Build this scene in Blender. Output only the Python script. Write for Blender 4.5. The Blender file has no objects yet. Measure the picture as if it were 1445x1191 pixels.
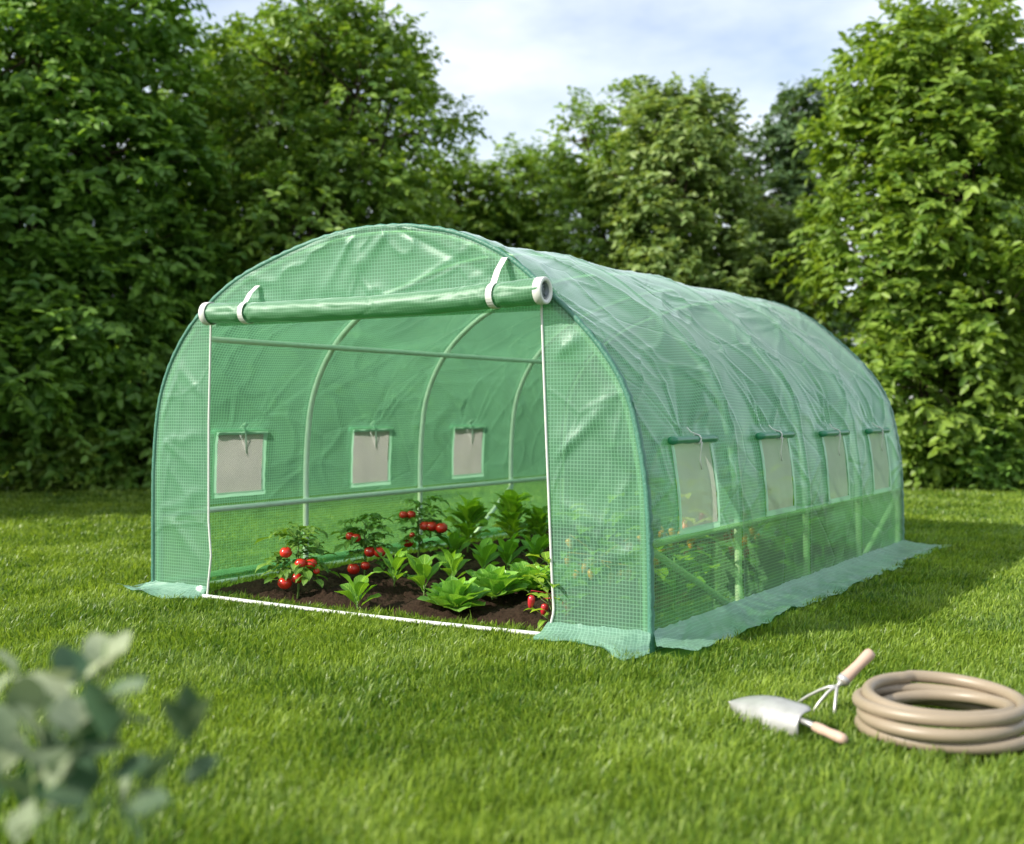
import bpy, math, random
import numpy as np
from mathutils import Vector, Matrix

SC = bpy.context.scene
COL = SC.collection
PI = math.pi

# ------------------------------------------------------------------ camera
CAM_POS = (3.702, -4.459, 1.059)
YAW, PITCH, FPX = -0.5900, 0.005, 1587.6
PPX, PPY, PW, PH = 711.5, 571.5, 1445.0, 1191.0
cam_data = bpy.data.cameras.new('camera')
cam = bpy.data.objects.new('camera', cam_data)
COL.objects.link(cam)
cam.location = CAM_POS
cam.rotation_euler = (PI / 2 + PITCH, 0.0, -YAW)
cam_data.sensor_width = 36.0
cam_data.lens = FPX / PW * 36.0
cam_data.shift_x = (PW / 2 - PPX) / PW
cam_data.shift_y = -(PH / 2 - PPY) / PW
cam_data.clip_start = 0.05
cam_data.clip_end = 2000.0
cam_data.dof.use_dof = True
cam_data.dof.focus_distance = 5.6
cam_data.dof.aperture_fstop = 1.5
SC.camera = cam

# ------------------------------------------------------------------ light
SUN_H = Vector((0.58, 0.815, 0.0)).normalized()      # horizontal direction shadows fall
SUN_EL = math.radians(35.0)
world = bpy.data.worlds.new('World')
SC.world = world
world.use_nodes = True
wn, wl = world.node_tree.nodes, world.node_tree.links
wn.clear()
w_out = wn.new('ShaderNodeOutputWorld')
w_bg = wn.new('ShaderNodeBackground')
w_sky = wn.new('ShaderNodeTexSky')
w_sky.sky_type = 'NISHITA'
w_sky.sun_disc = False
w_sky.sun_elevation = SUN_EL
w_sky.sun_rotation = math.atan2(-SUN_H.x, -SUN_H.y)
w_sky.air_density = 1.0
w_sky.dust_density = 1.2
w_sky.ozone_density = 1.0
w_tc = wn.new('ShaderNodeTexCoord')
w_map = wn.new('ShaderNodeMapping')
w_map.inputs['Scale'].default_value = (1.0, 1.0, 2.6)
w_cl = wn.new('ShaderNodeTexNoise')
w_cl.inputs['Scale'].default_value = 2.2
w_cl.inputs['Detail'].default_value = 7.0
w_cl.inputs['Roughness'].default_value = 0.55
w_rp = wn.new('ShaderNodeValToRGB')
w_rp.color_ramp.elements[0].position = 0.25
w_rp.color_ramp.elements[1].position = 0.62
w_mix = wn.new('ShaderNodeMixRGB')
w_mix.inputs['Color2'].default_value = (6.6, 6.9, 7.4, 1)
wl.new(w_tc.outputs['Generated'], w_map.inputs['Vector'])
wl.new(w_map.outputs['Vector'], w_cl.inputs['Vector'])
wl.new(w_cl.outputs['Fac'], w_rp.inputs['Fac'])
wl.new(w_rp.outputs['Color'], w_mix.inputs['Fac'])
wl.new(w_sky.outputs['Color'], w_mix.inputs['Color1'])
wl.new(w_mix.outputs['Color'], w_bg.inputs['Color'])
w_bg.inputs['Strength'].default_value = 0.12
wl.new(w_bg.outputs['Background'], w_out.inputs['Surface'])

sun_data = bpy.data.lights.new('sun', 'SUN')
sun_data.energy = 4.2
sun_data.angle = math.radians(0.55)
sun_data.color = (1.0, 0.93, 0.82)
sun = bpy.data.objects.new('sun', sun_data)
COL.objects.link(sun)
sun_dir = Vector((SUN_H.x * math.cos(SUN_EL), SUN_H.y * math.cos(SUN_EL), -math.sin(SUN_EL)))
sun.rotation_euler = sun_dir.to_track_quat('-Z', 'Y').to_euler()

SC.view_settings.view_transform = 'Standard'
SC.view_settings.look = 'None'
SC.view_settings.exposure = 0.75
SC.view_settings.gamma = 1.0
SC.render.engine = 'CYCLES'
SC.cycles.max_bounces = 10
SC.cycles.diffuse_bounces = 4
SC.cycles.transmission_bounces = 6
SC.cycles.transparent_max_bounces = 24
SC.cycles.use_denoising = True
SC.cycles.sample_clamp_indirect = 6.0

# ------------------------------------------------------------------ helpers
FW = np.array([math.sin(YAW) * math.cos(PITCH), math.cos(YAW) * math.cos(PITCH), math.sin(PITCH)])
RT = np.array([math.cos(YAW), -math.sin(YAW), 0.0])
FWH = np.array([math.sin(YAW), math.cos(YAW), 0.0])
C0 = np.array(CAM_POS)


def ground_at(px, D):
    """ground point seen in picture column px at depth D (metres) from the camera"""
    q = C0 + FWH * D + RT * (px - PPX) / FPX * D
    return (float(q[0]), float(q[1]), 0.0)


def rise(py, D):
    return C0[2] + (PPY + FPX * PITCH - py) / FPX * D


def tag(o, label=None, cat=None, group=None, kind=None):
    if label: o['label'] = label
    if cat: o['category'] = cat
    if group: o['group'] = group
    if kind: o['kind'] = kind
    return o


def empty(name, loc, rz=0.0):
    o = bpy.data.objects.new(name, None)
    o.empty_display_size = 0.1
    o.location = loc
    o.rotation_euler = (0, 0, rz)
    COL.objects.link(o)
    return o


def link(name, me, parent=None):
    o = bpy.data.objects.new(name, me)
    COL.objects.link(o)
    if parent: o.parent = parent
    return o


def copy_tree(o, parent=None):
    c = o.copy()
    COL.objects.link(c)
    if parent: c.parent = parent
    for ch in list(o.children):
        copy_tree(ch, c)
    return c


def np_mesh(name, V, Q=None, T=None, mat=None, smooth=False, tint=None):
    me = bpy.data.meshes.new(name)
    V = np.asarray(V, np.float32)
    Q = np.zeros((0, 4), np.int32) if Q is None else np.asarray(Q, np.int32)
    T = np.zeros((0, 3), np.int32) if T is None else np.asarray(T, np.int32)
    me.vertices.add(len(V))
    me.vertices.foreach_set('co', V.ravel())
    nl = Q.size + T.size
    me.loops.add(nl)
    me.loops.foreach_set('vertex_index', np.concatenate([Q.ravel(), T.ravel()]))
    me.polygons.add(len(Q) + len(T))
    st = np.concatenate([np.arange(len(Q)) * 4, Q.size + np.arange(len(T)) * 3]).astype(np.int32)
    me.polygons.foreach_set('loop_start', st)
    if smooth:
        me.polygons.foreach_set('use_smooth', np.ones(len(st), dtype=bool))
    me.update(calc_edges=True)
    if tint is not None:
        a = me.attributes.new('tint', 'FLOAT', 'FACE')
        a.data.foreach_set('value', np.asarray(tint, np.float32))
    if mat: me.materials.append(mat)
    return me


class MB:
    """collects faces with uv for one mesh"""
    def __init__(s):
        s.v, s.f, s.uv, s.t = [], [], [], []

    def grid(s, P, uv=None, tint=0.5, close_u=False, close_v=False):
        """P: rows x cols x 3"""
        P = np.asarray(P, float)
        r, c = P.shape[:2]
        b = len(s.v)
        s.v += [tuple(q) for q in P.reshape(-1, 3)]
        if uv is None:
            uu, vv = np.meshgrid(np.linspace(0, 1, c), np.linspace(0, 1, r))
            uv = np.stack([uu, vv], -1)
        uvf = np.asarray(uv, float).reshape(-1, 2)
        for i in range(r if close_v else r - 1):
            i2 = (i + 1) % r
            for j in range(c if close_u else c - 1):
                j2 = (j + 1) % c
                k = (i * c + j, i * c + j2, i2 * c + j2, i2 * c + j)
                s.f.append(tuple(b + q for q in k))
                s.uv += [tuple(uvf[q]) for q in k]
                s.t.append(tint)

    def tube(s, pts, r, n=10, caps=True, tint=0.5):
        pts = [Vector(p) for p in pts]
        m = len(pts)
        rs = r if hasattr(r, '__len__') else [r] * m
        up = Vector((0, 0, 1))
        t0 = (pts[1] - pts[0]).normalized()
        if abs(t0.dot(up)) > 0.9: up = Vector((1, 0, 0))
        a = t0.cross(up).normalized()
        rows = []
        ln = 0
        for i in range(m):
            t = (pts[min(i + 1, m - 1)] - pts[max(i - 1, 0)]).normalized()
            a = (a - t * a.dot(t)).normalized()
            bb = t.cross(a)
            rows.append([pts[i] + (a * math.cos(2 * PI * k / n) + bb * math.sin(2 * PI * k / n)) * rs[i] for k in range(n)])
        b = len(s.v)
        for i, rw in enumerate(rows):
            s.v += [tuple(q) for q in rw]
        for i in range(m - 1):
            for k in range(n):
                k2 = (k + 1) % n
                s.f.append((b + i * n + k, b + i * n + k2, b + (i + 1) * n + k2, b + (i + 1) * n + k))
                s.uv += [(k / n, i / m), ((k + 1) / n, i / m), ((k + 1) / n, (i + 1) / m), (k / n, (i + 1) / m)]
                s.t.append(tint)
        if caps:
            s.f.append(tuple(b + k for k in reversed(range(n)))); s.uv += [(0, 0)] * n; s.t.append(tint)
            s.f.append(tuple(b + (m - 1) * n + k for k in range(n))); s.uv += [(0, 0)] * n; s.t.append(tint)

    def lathe(s, prof, M=None, n=20, tint=0.5):
        """prof: list of (r, z) revolved about z then transformed by M"""
        M = M or Matrix()
        P = []
        for r, z in prof:
            P.append([tuple(M @ Vector((r * math.cos(2 * PI * k / n), r * math.sin(2 * PI * k / n), z))) for k in range(n)])
        s.grid(P, tint=tint, close_u=True)

    def build(s, name, mat, parent=None, smooth=True):
        me = bpy.data.meshes.new(name)
        me.from_pydata(s.v, [], s.f)
        uvl = me.uv_layers.new(name='UVMap')
        uvl.data.foreach_set('uv', np.array(s.uv, np.float32).ravel())
        a = me.attributes.new('tint', 'FLOAT', 'FACE')
        a.data.foreach_set('value', np.array(s.t, np.float32))
        if smooth:
            me.polygons.foreach_set('use_smooth', np.ones(len(me.polygons), dtype=bool))
        me.materials.append(mat)
        me.update()
        return link(name, me, parent)


def hash2(i, j, seed):
    h = (i * 374761393 + j * 668265263 + seed * 974634777) & 0x7fffffff
    h = ((h ^ (h >> 13)) * 1274126177) & 0x7fffffff
    return ((h ^ (h >> 16)) & 0xffff) / 65535.0


def vnoise(x, y, seed=0):
    x, y = np.asarray(x, float), np.asarray(y, float)
    i, j = np.floor(x).astype(np.int64), np.floor(y).astype(np.int64)
    fx, fy = x - i, y - j
    fx, fy = fx * fx * fx * (fx * (fx * 6 - 15) + 10), fy * fy * fy * (fy * (fy * 6 - 15) + 10)
    a, b = hash2(i, j, seed), hash2(i + 1, j, seed)
    c, d = hash2(i, j + 1, seed), hash2(i + 1, j + 1, seed)
    return (a * (1 - fx) + b * fx) * (1 - fy) + (c * (1 - fx) + d * fx) * fy


def fbm(x, y, seed=0, o=4):
    t, a, n = 0.0, 1.0, 0.0
    for k in range(o):
        t = t + a * vnoise(x * 2 ** k, y * 2 ** k, seed + k * 17)
        n += a
        a *= 0.5
    return t / n


# ------------------------------------------------------------------ materials
def new_mat(name):
    m = bpy.data.materials.new(name)
    m.use_nodes = True
    n = m.node_tree.nodes
    n.clear()
    return m, n, m.node_tree.links, n.new('ShaderNodeOutputMaterial')


def mnode(n, l, op, a, b=None, clamp=False):
    q = n.new('ShaderNodeMath')
    q.operation = op
    q.use_clamp = clamp
    for k, v in enumerate((a, b)):
        if v is None: continue
        if isinstance(v, (int, float)): q.inputs[k].default_value = v
        else: l.new(v, q.inputs[k])
    return q.outputs[0]


def mat_leaf(name, dark, light, trans=0.35, rough=0.45, spec=0.35, veins=False, tcol=None, noise=6.0):
    m, n, l, out = new_mat(name)
    at = n.new('ShaderNodeAttribute'); at.attribute_name = 'tint'
    mix = n.new('ShaderNodeMixRGB')
    mix.inputs[1].default_value = (*dark, 1); mix.inputs[2].default_value = (*light, 1)
    tc = n.new('ShaderNodeTexCoord')
    nz = n.new('ShaderNodeTexNoise'); nz.inputs['Scale'].default_value = noise; nz.inputs['Detail'].default_value = 3
    l.new(tc.outputs['Object'], nz.inputs['Vector'])
    f = mnode(n, l, 'ADD', at.outputs['Fac'], mnode(n, l, 'MULTIPLY', mnode(n, l, 'SUBTRACT', nz.outputs['Fac'], 0.5), 0.7), True)
    l.new(f, mix.inputs[0])
    colr = mix.outputs[0]
    p = n.new('ShaderNodeBsdfPrincipled')
    if veins:
        sp = n.new('ShaderNodeSeparateXYZ')
        uv = n.new('ShaderNodeUVMap')
        l.new(uv.outputs['UV'], sp.inputs[0])
        du = mnode(n, l, 'ABSOLUTE', mnode(n, l, 'SUBTRACT', sp.outputs['X'], 0.5))
        rib = mnode(n, l, 'LESS_THAN', du, 0.035)
        ang = mnode(n, l, 'SUBTRACT', mnode(n, l, 'MULTIPLY', sp.outputs['Y'], 9.0), mnode(n, l, 'MULTIPLY', du, 6.0))
        sv = mnode(n, l, 'POWER', mnode(n, l, 'ABSOLUTE', mnode(n, l, 'SINE', mnode(n, l, 'MULTIPLY', ang, PI))), 0.35)
        side = mnode(n, l, 'MULTIPLY', mnode(n, l, 'SUBTRACT', 1.0, sv), 0.5)
        vf = mnode(n, l, 'MULTIPLY', mnode(n, l, 'MAXIMUM', rib, side), 0.55)
        m2 = n.new('ShaderNodeMixRGB')
        l.new(vf, m2.inputs[0]); l.new(colr, m2.inputs[1])
        m2.inputs[2].default_value = (light[0] * 1.9 + .03, light[1] * 1.6 + .03, light[2] * 2.2 + .02, 1)
        colr = m2.outputs[0]
        bp = n.new('ShaderNodeBump'); bp.inputs['Strength'].default_value = 0.5; bp.inputs['Distance'].default_value = 0.004
        l.new(sv, bp.inputs['Height'])
        l.new(bp.outputs['Normal'], p.inputs['Normal'])
    l.new(colr, p.inputs['Base Color'])
    p.inputs['Roughness'].default_value = rough
    p.inputs['Specular IOR Level'].default_value = spec
    t = n.new('ShaderNodeBsdfTranslucent')
    tm = n.new('ShaderNodeMixRGB'); tm.blend_type = 'MULTIPLY'; tm.inputs[0].default_value = 1
    l.new(colr, tm.inputs[1]); tm.inputs[2].default_value = (*(tcol or (1.6, 1.5, 0.6)), 1)
    l.new(tm.outputs[0], t.inputs['Color'])
    ms = n.new('ShaderNodeMixShader'); ms.inputs[0].default_value = trans
    l.new(p.outputs[0], ms.inputs[1]); l.new(t.outputs[0], ms.inputs[2])
    l.new(ms.outputs[0], out.inputs[0])
    return m


def mat_plain(name, col, rough=0.5, metal=0.0, noise=0.0, nscale=40.0, bump=0.0, spec=0.5, col2=None):
    m, n, l, out = new_mat(name)
    p = n.new('ShaderNodeBsdfPrincipled')
    p.inputs['Base Color'].default_value = (*col, 1)
    p.inputs['Roughness'].default_value = rough
    p.inputs['Metallic'].default_value = metal
    p.inputs['Specular IOR Level'].default_value = spec
    tc = n.new('ShaderNodeTexCoord')
    nz = n.new('ShaderNodeTexNoise'); nz.inputs['Scale'].default_value = nscale; nz.inputs['Detail'].default_value = 5
    l.new(tc.outputs['Object'], nz.inputs['Vector'])
    if noise:
        mx = n.new('ShaderNodeMixRGB')
        mx.inputs[1].default_value = (*[c * (1 - noise) for c in col], 1)
        mx.inputs[2].default_value = (*(col2 or [min(1, c * (1 + noise)) for c in col]), 1)
        l.new(nz.outputs['Fac'], mx.inputs[0]); l.new(mx.outputs[0], p.inputs['Base Color'])
    if bump:
        bp = n.new('ShaderNodeBump'); bp.inputs['Strength'].default_value = bump; bp.inputs['Distance'].default_value = 0.01
        l.new(nz.outputs['Fac'], bp.inputs['Height']); l.new(bp.outputs['Normal'], p.inputs['Normal'])
    l.new(p.outputs[0], out.inputs[0])
    return m


def mat_film(name, refl, trans, tint, clear, clear_thread, cell=0.017, thread=0.10, gloss=0.30, wr=1.0, shine=0.76, tmix=0.75):
    """woven translucent sheet: reinforcing thread grid in uv metres, clear cells between"""
    m, n, l, out = new_mat(name)
    uv = n.new('ShaderNodeUVMap')
    sp = n.new('ShaderNodeSeparateXYZ')
    l.new(uv.outputs['UV'], sp.inputs[0])
    def line(o):
        f = mnode(n, l, 'FRACT', mnode(n, l, 'DIVIDE', o, cell))
        d = mnode(n, l, 'ABSOLUTE', mnode(n, l, 'SUBTRACT', f, 0.5))
        mr = n.new('ShaderNodeMapRange')
        mr.inputs['From Min'].default_value = 0.5 - thread - 0.06
        mr.inputs['From Max'].default_value = 0.5 - thread + 0.06
        l.new(d, mr.inputs['Value'])
        return mr.outputs[0]
    th = mnode(n, l, 'MAXIMUM', line(sp.outputs['X']), line(sp.outputs['Y']))
    # wrinkle bump
    mp = n.new('ShaderNodeMapping'); mp.inputs['Scale'].default_value = (3.0, 2.0, 1.0); mp.inputs['Rotation'].default_value = (0, 0, 0.5)
    l.new(uv.outputs['UV'], mp.inputs['Vector'])
    nz = n.new('ShaderNodeTexNoise'); nz.inputs['Scale'].default_value = 0.9; nz.inputs['Detail'].default_value = 1.6; nz.inputs['Roughness'].default_value = 0.5
    nz.inputs['Distortion'].default_value = 0.6
    l.new(mp.outputs['Vector'], nz.inputs['Vector'])
    rid = mnode(n, l, 'ABSOLUTE', mnode(n, l, 'SUBTRACT', nz.outputs['Fac'], 0.5))
    vo = n.new('ShaderNodeTexVoronoi'); vo.feature = 'DISTANCE_TO_EDGE'; vo.inputs['Scale'].default_value = 0.75
    nd = n.new('ShaderNodeTexNoise'); nd.inputs['Scale'].default_value = 1.1
    l.new(uv.outputs['UV'], nd.inputs['Vector'])
    vm = n.new('ShaderNodeVectorMath'); vm.operation = 'MULTIPLY_ADD'
    l.new(nd.outputs['Color'], vm.inputs[0]); vm.inputs[1].default_value = (.5, .5, .5); l.new(mp.outputs['Vector'], vm.inputs[2])
    l.new(vm.outputs[0], vo.inputs['Vector'])
    cr = n.new('ShaderNodeMapRange'); cr.interpolation_type = 'SMOOTHSTEP'
    cr.inputs['From Min'].default_value = 0.0; cr.inputs['From Max'].default_value = 0.035
    cr.inputs['To Min'].default_value = 1.0; cr.inputs['To Max'].default_value = 0.0
    l.new(vo.outputs['Distance'], cr.inputs['Value'])
    crs = mnode(n, l, 'MULTIPLY', cr.outputs[0], mnode(n, l, 'MULTIPLY', nd.outputs['Fac'], 0.34))
    hgt = mnode(n, l, 'ADD', mnode(n, l, 'ADD', rid, crs), mnode(n, l, 'MULTIPLY', th, 0.012))
    bp = n.new('ShaderNodeBump'); bp.inputs['Strength'].default_value = 0.24 * wr; bp.inputs['Distance'].default_value = 0.06
    l.new(hgt, bp.inputs['Height'])
    # milky streak variation
    nz2 = n.new('ShaderNodeTexNoise'); nz2.inputs['Scale'].default_value = 1.6; nz2.inputs['Detail'].default_value = 4
    l.new(mp.outputs['Vector'], nz2.inputs['Vector'])
    cm = n.new('ShaderNodeMixRGB'); cm.inputs[1].default_value = (*refl, 1)
    cm.inputs[2].default_value = (*[min(1, c * 1.5 + 0.05) for c in refl], 1)
    l.new(mnode(n, l, 'MULTIPLY', th, tmix), cm.inputs[0])
    d = n.new('ShaderNodeBsdfDiffuse'); l.new(cm.outputs[0], d.inputs['Color']); l.new(bp.outputs['Normal'], d.inputs['Normal'])
    t = n.new('ShaderNodeBsdfTranslucent')
    t.inputs['Color'].default_value = (*trans, 1); l.new(bp.outputs['Normal'], t.inputs['Normal'])
    m1 = n.new('ShaderNodeMixShader'); m1.inputs[0].default_value = 0.55
    l.new(d.outputs[0], m1.inputs[1]); l.new(t.outputs[0], m1.inputs[2])
    tr = n.new('ShaderNodeBsdfTransparent'); tr.inputs['Color'].default_value = (*tint, 1)
    cl = mnode(n, l, 'ADD', clear, mnode(n, l, 'MULTIPLY', th, clear_thread - clear))
    cl = mnode(n, l, 'ADD', cl, mnode(n, l, 'MULTIPLY', mnode(n, l, 'SUBTRACT', nz2.outputs['Fac'], 0.5), 0.25), True)
    m2 = n.new('ShaderNodeMixShader'); l.new(cl, m2.inputs[0])
    l.new(m1.outputs[0], m2.inputs[1]); l.new(tr.outputs[0], m2.inputs[2])
    g = n.new('ShaderNodeBsdfGlossy'); g.inputs['Roughness'].default_value = gloss
    g.inputs['Color'].default_value = (0.90, 1.0, 0.97, 1)
    l.new(bp.outputs['Normal'], g.inputs['Normal'])
    lw = n.new('ShaderNodeLayerWeight'); lw.inputs['Blend'].default_value = 0.5
    l.new(bp.outputs['Normal'], lw.inputs['Normal'])
    fr = mnode(n, l, 'ADD', mnode(n, l, 'MULTIPLY', mnode(n, l, 'POWER', lw.outputs['Facing'], 4.6), shine), 0.035)
    m3 = n.new('ShaderNodeMixShader'); l.new(fr, m3.inputs[0])
    l.new(m2.outputs[0], m3.inputs[1]); l.new(g.outputs[0], m3.inputs[2])
    l.new(m3.outputs[0], out.inputs[0])
    return m


M_FILM = mat_film('green_woven_film', (0.185, 0.395, 0.265), (0.165, 0.42, 0.23), (0.56, 0.83, 0.56), 0.50, 0.12, gloss=0.42)
M_FILM_LOW = mat_film('clear_woven_film', (0.15, 0.36, 0.16), (0.19, 0.46, 0.17), (0.66, 0.90, 0.50), 0.70, 0.26, gloss=0.42, wr=0.8, shine=0.4)
M_ROLL = mat_film('rolled_film', (0.125, 0.31, 0.16), (0.10, 0.38, 0.17), (0.4, 0.7, 0.5), 0.0, 0.0, gloss=0.45, wr=.7, tmix=1.0)
M_FLAP = mat_film('pale_ground_flap_film', (0.25, 0.47, 0.35), (0.26, 0.54, 0.38), (0.6, 0.88, 0.7), 0.16, 0.02, gloss=0.3, wr=0.6)
M_HEM = mat_plain('teal_hem', (0.06, 0.19, 0.13), 0.45, noise=0.3, nscale=90, bump=0.4)
M_WHITE = mat_plain('white_piping', (0.62, 0.635, 0.60), 0.5, noise=0.08, nscale=60)
M_STEEL = mat_plain('galvanised_tube', (0.66, 0.71, 0.68), 0.38, metal=0.15, noise=0.15, nscale=25)
M_DKROLL = mat_plain('dark_green_flap_roll', (0.03, 0.20, 0.105), 0.3, noise=0.2, nscale=50)
M_BORDER = mat_film('window_border_tape', (0.36, 0.50, 0.45), (0.42, 0.78, 0.52), (0.6, 0.88, 0.7), 0.10, 0.05, gloss=0.35, wr=0.4)
M_CORE = mat_plain('roll_core_grey', (0.30, 0.34, 0.36), 0.5)


def mat_net():
    m, n, l, out = new_mat('white_insect_net')
    uv = n.new('ShaderNodeUVMap')
    ck = n.new('ShaderNodeTexChecker'); ck.inputs['Scale'].default_value = 140
    l.new(uv.outputs['UV'], ck.inputs['Vector'])
    d = n.new('ShaderNodeBsdfDiffuse'); d.inputs['Color'].default_value = (0.64, 0.63, 0.59, 1)
    t = n.new('ShaderNodeBsdfTranslucent'); t.inputs['Color'].default_value = (0.64, 0.63, 0.59, 1)
    m1 = n.new('ShaderNodeMixShader'); m1.inputs[0].default_value = 0.5
    l.new(d.outputs[0], m1.inputs[1]); l.new(t.outputs[0], m1.inputs[2])
    tr = n.new('ShaderNodeBsdfTransparent')
    f = mnode(n, l, 'ADD', 0.16, mnode(n, l, 'MULTIPLY', ck.outputs['Fac'], 0.40))
    m2 = n.new('ShaderNodeMixShader'); l.new(f, m2.inputs[0])
    l.new(m1.outputs[0], m2.inputs[1]); l.new(tr.outputs[0], m2.inputs[2])
    l.new(m2.outputs[0], out.inputs[0])
    return m


M_NET = mat_net()
M_SOILMAT = mat_plain('dark_soil', (0.016, 0.0095, 0.006), 0.95, noise=0.6, nscale=75, bump=1.0, spec=0.1, col2=(0.052, 0.032, 0.020))
M_LAWN = mat_plain('lawn_ground', (0.07, 0.125, 0.018), 0.9, noise=0.35, nscale=9, bump=0.6, spec=0.1)
M_GRASS = mat_leaf('grass_blades', (0.05, 0.125, 0.013), (0.32, 0.43, 0.062), trans=0.4, rough=0.4, spec=0.35, tcol=(1.3, 1.3, 0.6), noise=1.3)
M_BARK = mat_plain('bark', (0.075, 0.055, 0.04), 0.9, noise=0.4, nscale=20, bump=0.6, spec=0.1)
M_L_DARK = mat_leaf('dark_tree_leaves', (0.055, 0.145, 0.026), (0.23, 0.40, 0.066), trans=0.42)
M_L_MID = mat_leaf('mid_tree_leaves', (0.065, 0.16, 0.024), (0.27, 0.40, 0.065), trans=0.33)
M_L_PALE = mat_leaf('pale_tree_leaves', (0.085, 0.17, 0.04), (0.33, 0.43, 0.14), trans=0.33)
M_L_BRIGHT = mat_leaf('bright_tree_leaves', (0.07, 0.155, 0.018), (0.265, 0.385, 0.06), trans=0.36)
M_L_BLUE = mat_leaf('blue_green_tree_leaves', (0.04, 0.09, 0.035), (0.12, 0.20, 0.075), trans=0.3)
M_VEG = mat_leaf('young_vegetable_leaves', (0.07, 0.20, 0.017), (0.21, 0.41, 0.04), trans=0.33, rough=0.35, spec=0.5, veins=True)
M_LETT = mat_leaf('lettuce_leaves', (0.08, 0.24, 0.028), (0.24, 0.47, 0.075), trans=0.3, rough=0.35, spec=0.5, veins=True)
M_PEPL = mat_leaf('pepper_leaves', (0.10, 0.25, 0.02), (0.34, 0.50, 0.05), trans=0.4, rough=0.4, spec=0.4, veins=True)
M_TOML = mat_leaf('tomato_leaves', (0.045, 0.13, 0.018), (0.17, 0.32, 0.045), trans=0.3, rough=0.45, veins=True)
M_STEM = mat_plain('plant_stem', (0.13, 0.22, 0.05), 0.5, noise=0.3, nscale=30)
M_TOM = mat_plain('tomato_skin', (0.52, 0.025, 0.014), 0.18, noise=0.25, nscale=12, spec=0.6)
M_PEP = mat_plain('red_pepper_skin', (0.45, 0.02, 0.03), 0.22, noise=0.25, nscale=14, spec=0.6)
M_ORANGE = mat_plain('orange_pepper_skin', (0.66, 0.24, 0.03), 0.25, noise=0.2, nscale=14, spec=0.6)
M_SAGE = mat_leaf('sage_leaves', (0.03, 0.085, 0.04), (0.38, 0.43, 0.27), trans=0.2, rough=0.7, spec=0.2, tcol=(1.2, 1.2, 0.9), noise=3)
M_WOOD = mat_plain('pale_wood_handle', (0.47, 0.33, 0.25), 0.5, noise=0.18, nscale=14, bump=0.08)
M_TOOL = mat_plain('brushed_tool_steel', (0.46, 0.46, 0.44), 0.42, metal=0.65, noise=0.35, nscale=18, bump=0.05)
M_HOSE = mat_plain('beige_hose_rubber', (0.26, 0.21, 0.145), 0.42, noise=0.1, nscale=18, bump=0.05)
M_BRASS = mat_plain('hose_fitting_brass', (0.55, 0.38, 0.14), 0.3, metal=0.9)

# ------------------------------------------------------------------ greenhouse geometry functions
PROF = [(1.495, 0.0), (1.492, 0.30), (1.482, 0.626), (1.450, 0.874), (1.379, 1.150), (1.224, 1.385), (0.991, 1.612),
        (0.767, 1.795), (0.513, 1.915), (0.31, 1.962), (0.142, 1.982), (-0.12, 1.982), (-0.441, 1.929), (-0.88, 1.787),
        (-1.164, 1.607), (-1.351, 1.405), (-1.480, 1.136), (-1.528, 0.79), (-1.535, 0.42), (-1.535, 0.0)]


def catmull(P, k=16):
    P = [np.array(q, float) for q in P]
    P = [2 * P[0] - P[1]] + P + [2 * P[-1] - P[-2]]
    o = []
    for i in range(1, len(P) - 2):
        for t in np.linspace(0, 1, k, endpoint=False):
            a, b, c, d = P[i - 1:i + 3]
            o.append(0.5 * (2 * b + (c - a) * t + (2 * a - 5 * b + 4 * c - d) * t * t + (3 * b - a - 3 * c + d) * t ** 3))
    o.append(P[-2])
    return np.array(o)


_pc = catmull(PROF)
for _ in range(12):                                        # relax small bumps of the traced outline
    _pc[1:-1] = 0.25 * _pc[:-2] + 0.5 * _pc[1:-1] + 0.25 * _pc[2:]
_s = np.concatenate([[0], np.cumsum(np.linalg.norm(np.diff(_pc, axis=0), axis=1))])
S_LEN = float(_s[-1])
_ia = int(np.argmax(_pc[:, 1]))
Z_TOP = float(_pc[_ia, 1])


def prof(s):
    return np.stack([np.interp(s, _s, _pc[:, 0]), np.interp(s, _s, _pc[:, 1])], -1)


def prof_n(s):
    e = 0.02
    a, b = prof(np.clip(np.asarray(s) - e, 0, S_LEN)), prof(np.clip(np.asarray(s) + e, 0, S_LEN))
    t = (b - a); t /= np.linalg.norm(t, axis=-1, keepdims=True)
    return np.stack([t[..., 1], -t[..., 0]], -1)          # outward


def xR(z): return np.interp(z, _pc[:_ia + 1, 1], _pc[:_ia + 1, 0])
def xL(z): return np.interp(z, _pc[_ia:, 1][::-1], _pc[_ia:, 0][::-1])
def sR(z): return np.interp(z, _pc[:_ia + 1, 1], _s[:_ia + 1])
def sL(z): return np.interp(z, _pc[_ia:, 1][::-1], _s[_ia:][::-1])


BAY = 1.052
YR = [0, BAY, 2 * BAY, 3 * BAY, 4 * BAY]
YL = [-0.234, 0.98, 2.196, 3.425, 4.30]


def Y(x, v):
    k = (1.5 - np.asarray(x)) / 3.0
    return np.interp(v, range(5), YR) * (1 - k) + np.interp(v, range(5), YL) * k


def vR(y): return float(np.interp(y, YR, range(5)))
def vL(y): return float(np.interp(y, YL, range(5)))


# windows: (side, y0, y1, z0, z1)
WINS = [(1, .315, .735, .51, .905), (1, 1.415, 1.835, .51, .905), (1, 2.475, 2.87, .505, .90), (1, 3.46, 3.86, .505, .90),
        (-1, .225, .605, .555, .915), (-1, 1.455, 1.845, .548, .915), (-1, 2.635, 3.025, .55, .915)]


PAD = 0.019                                                # the hole in the film reaches under the border tape


def wv(w, pad=0.0):
    f = vR if w[0] > 0 else vL
    return f(w[1] - pad), f(w[2] + pad)


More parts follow.
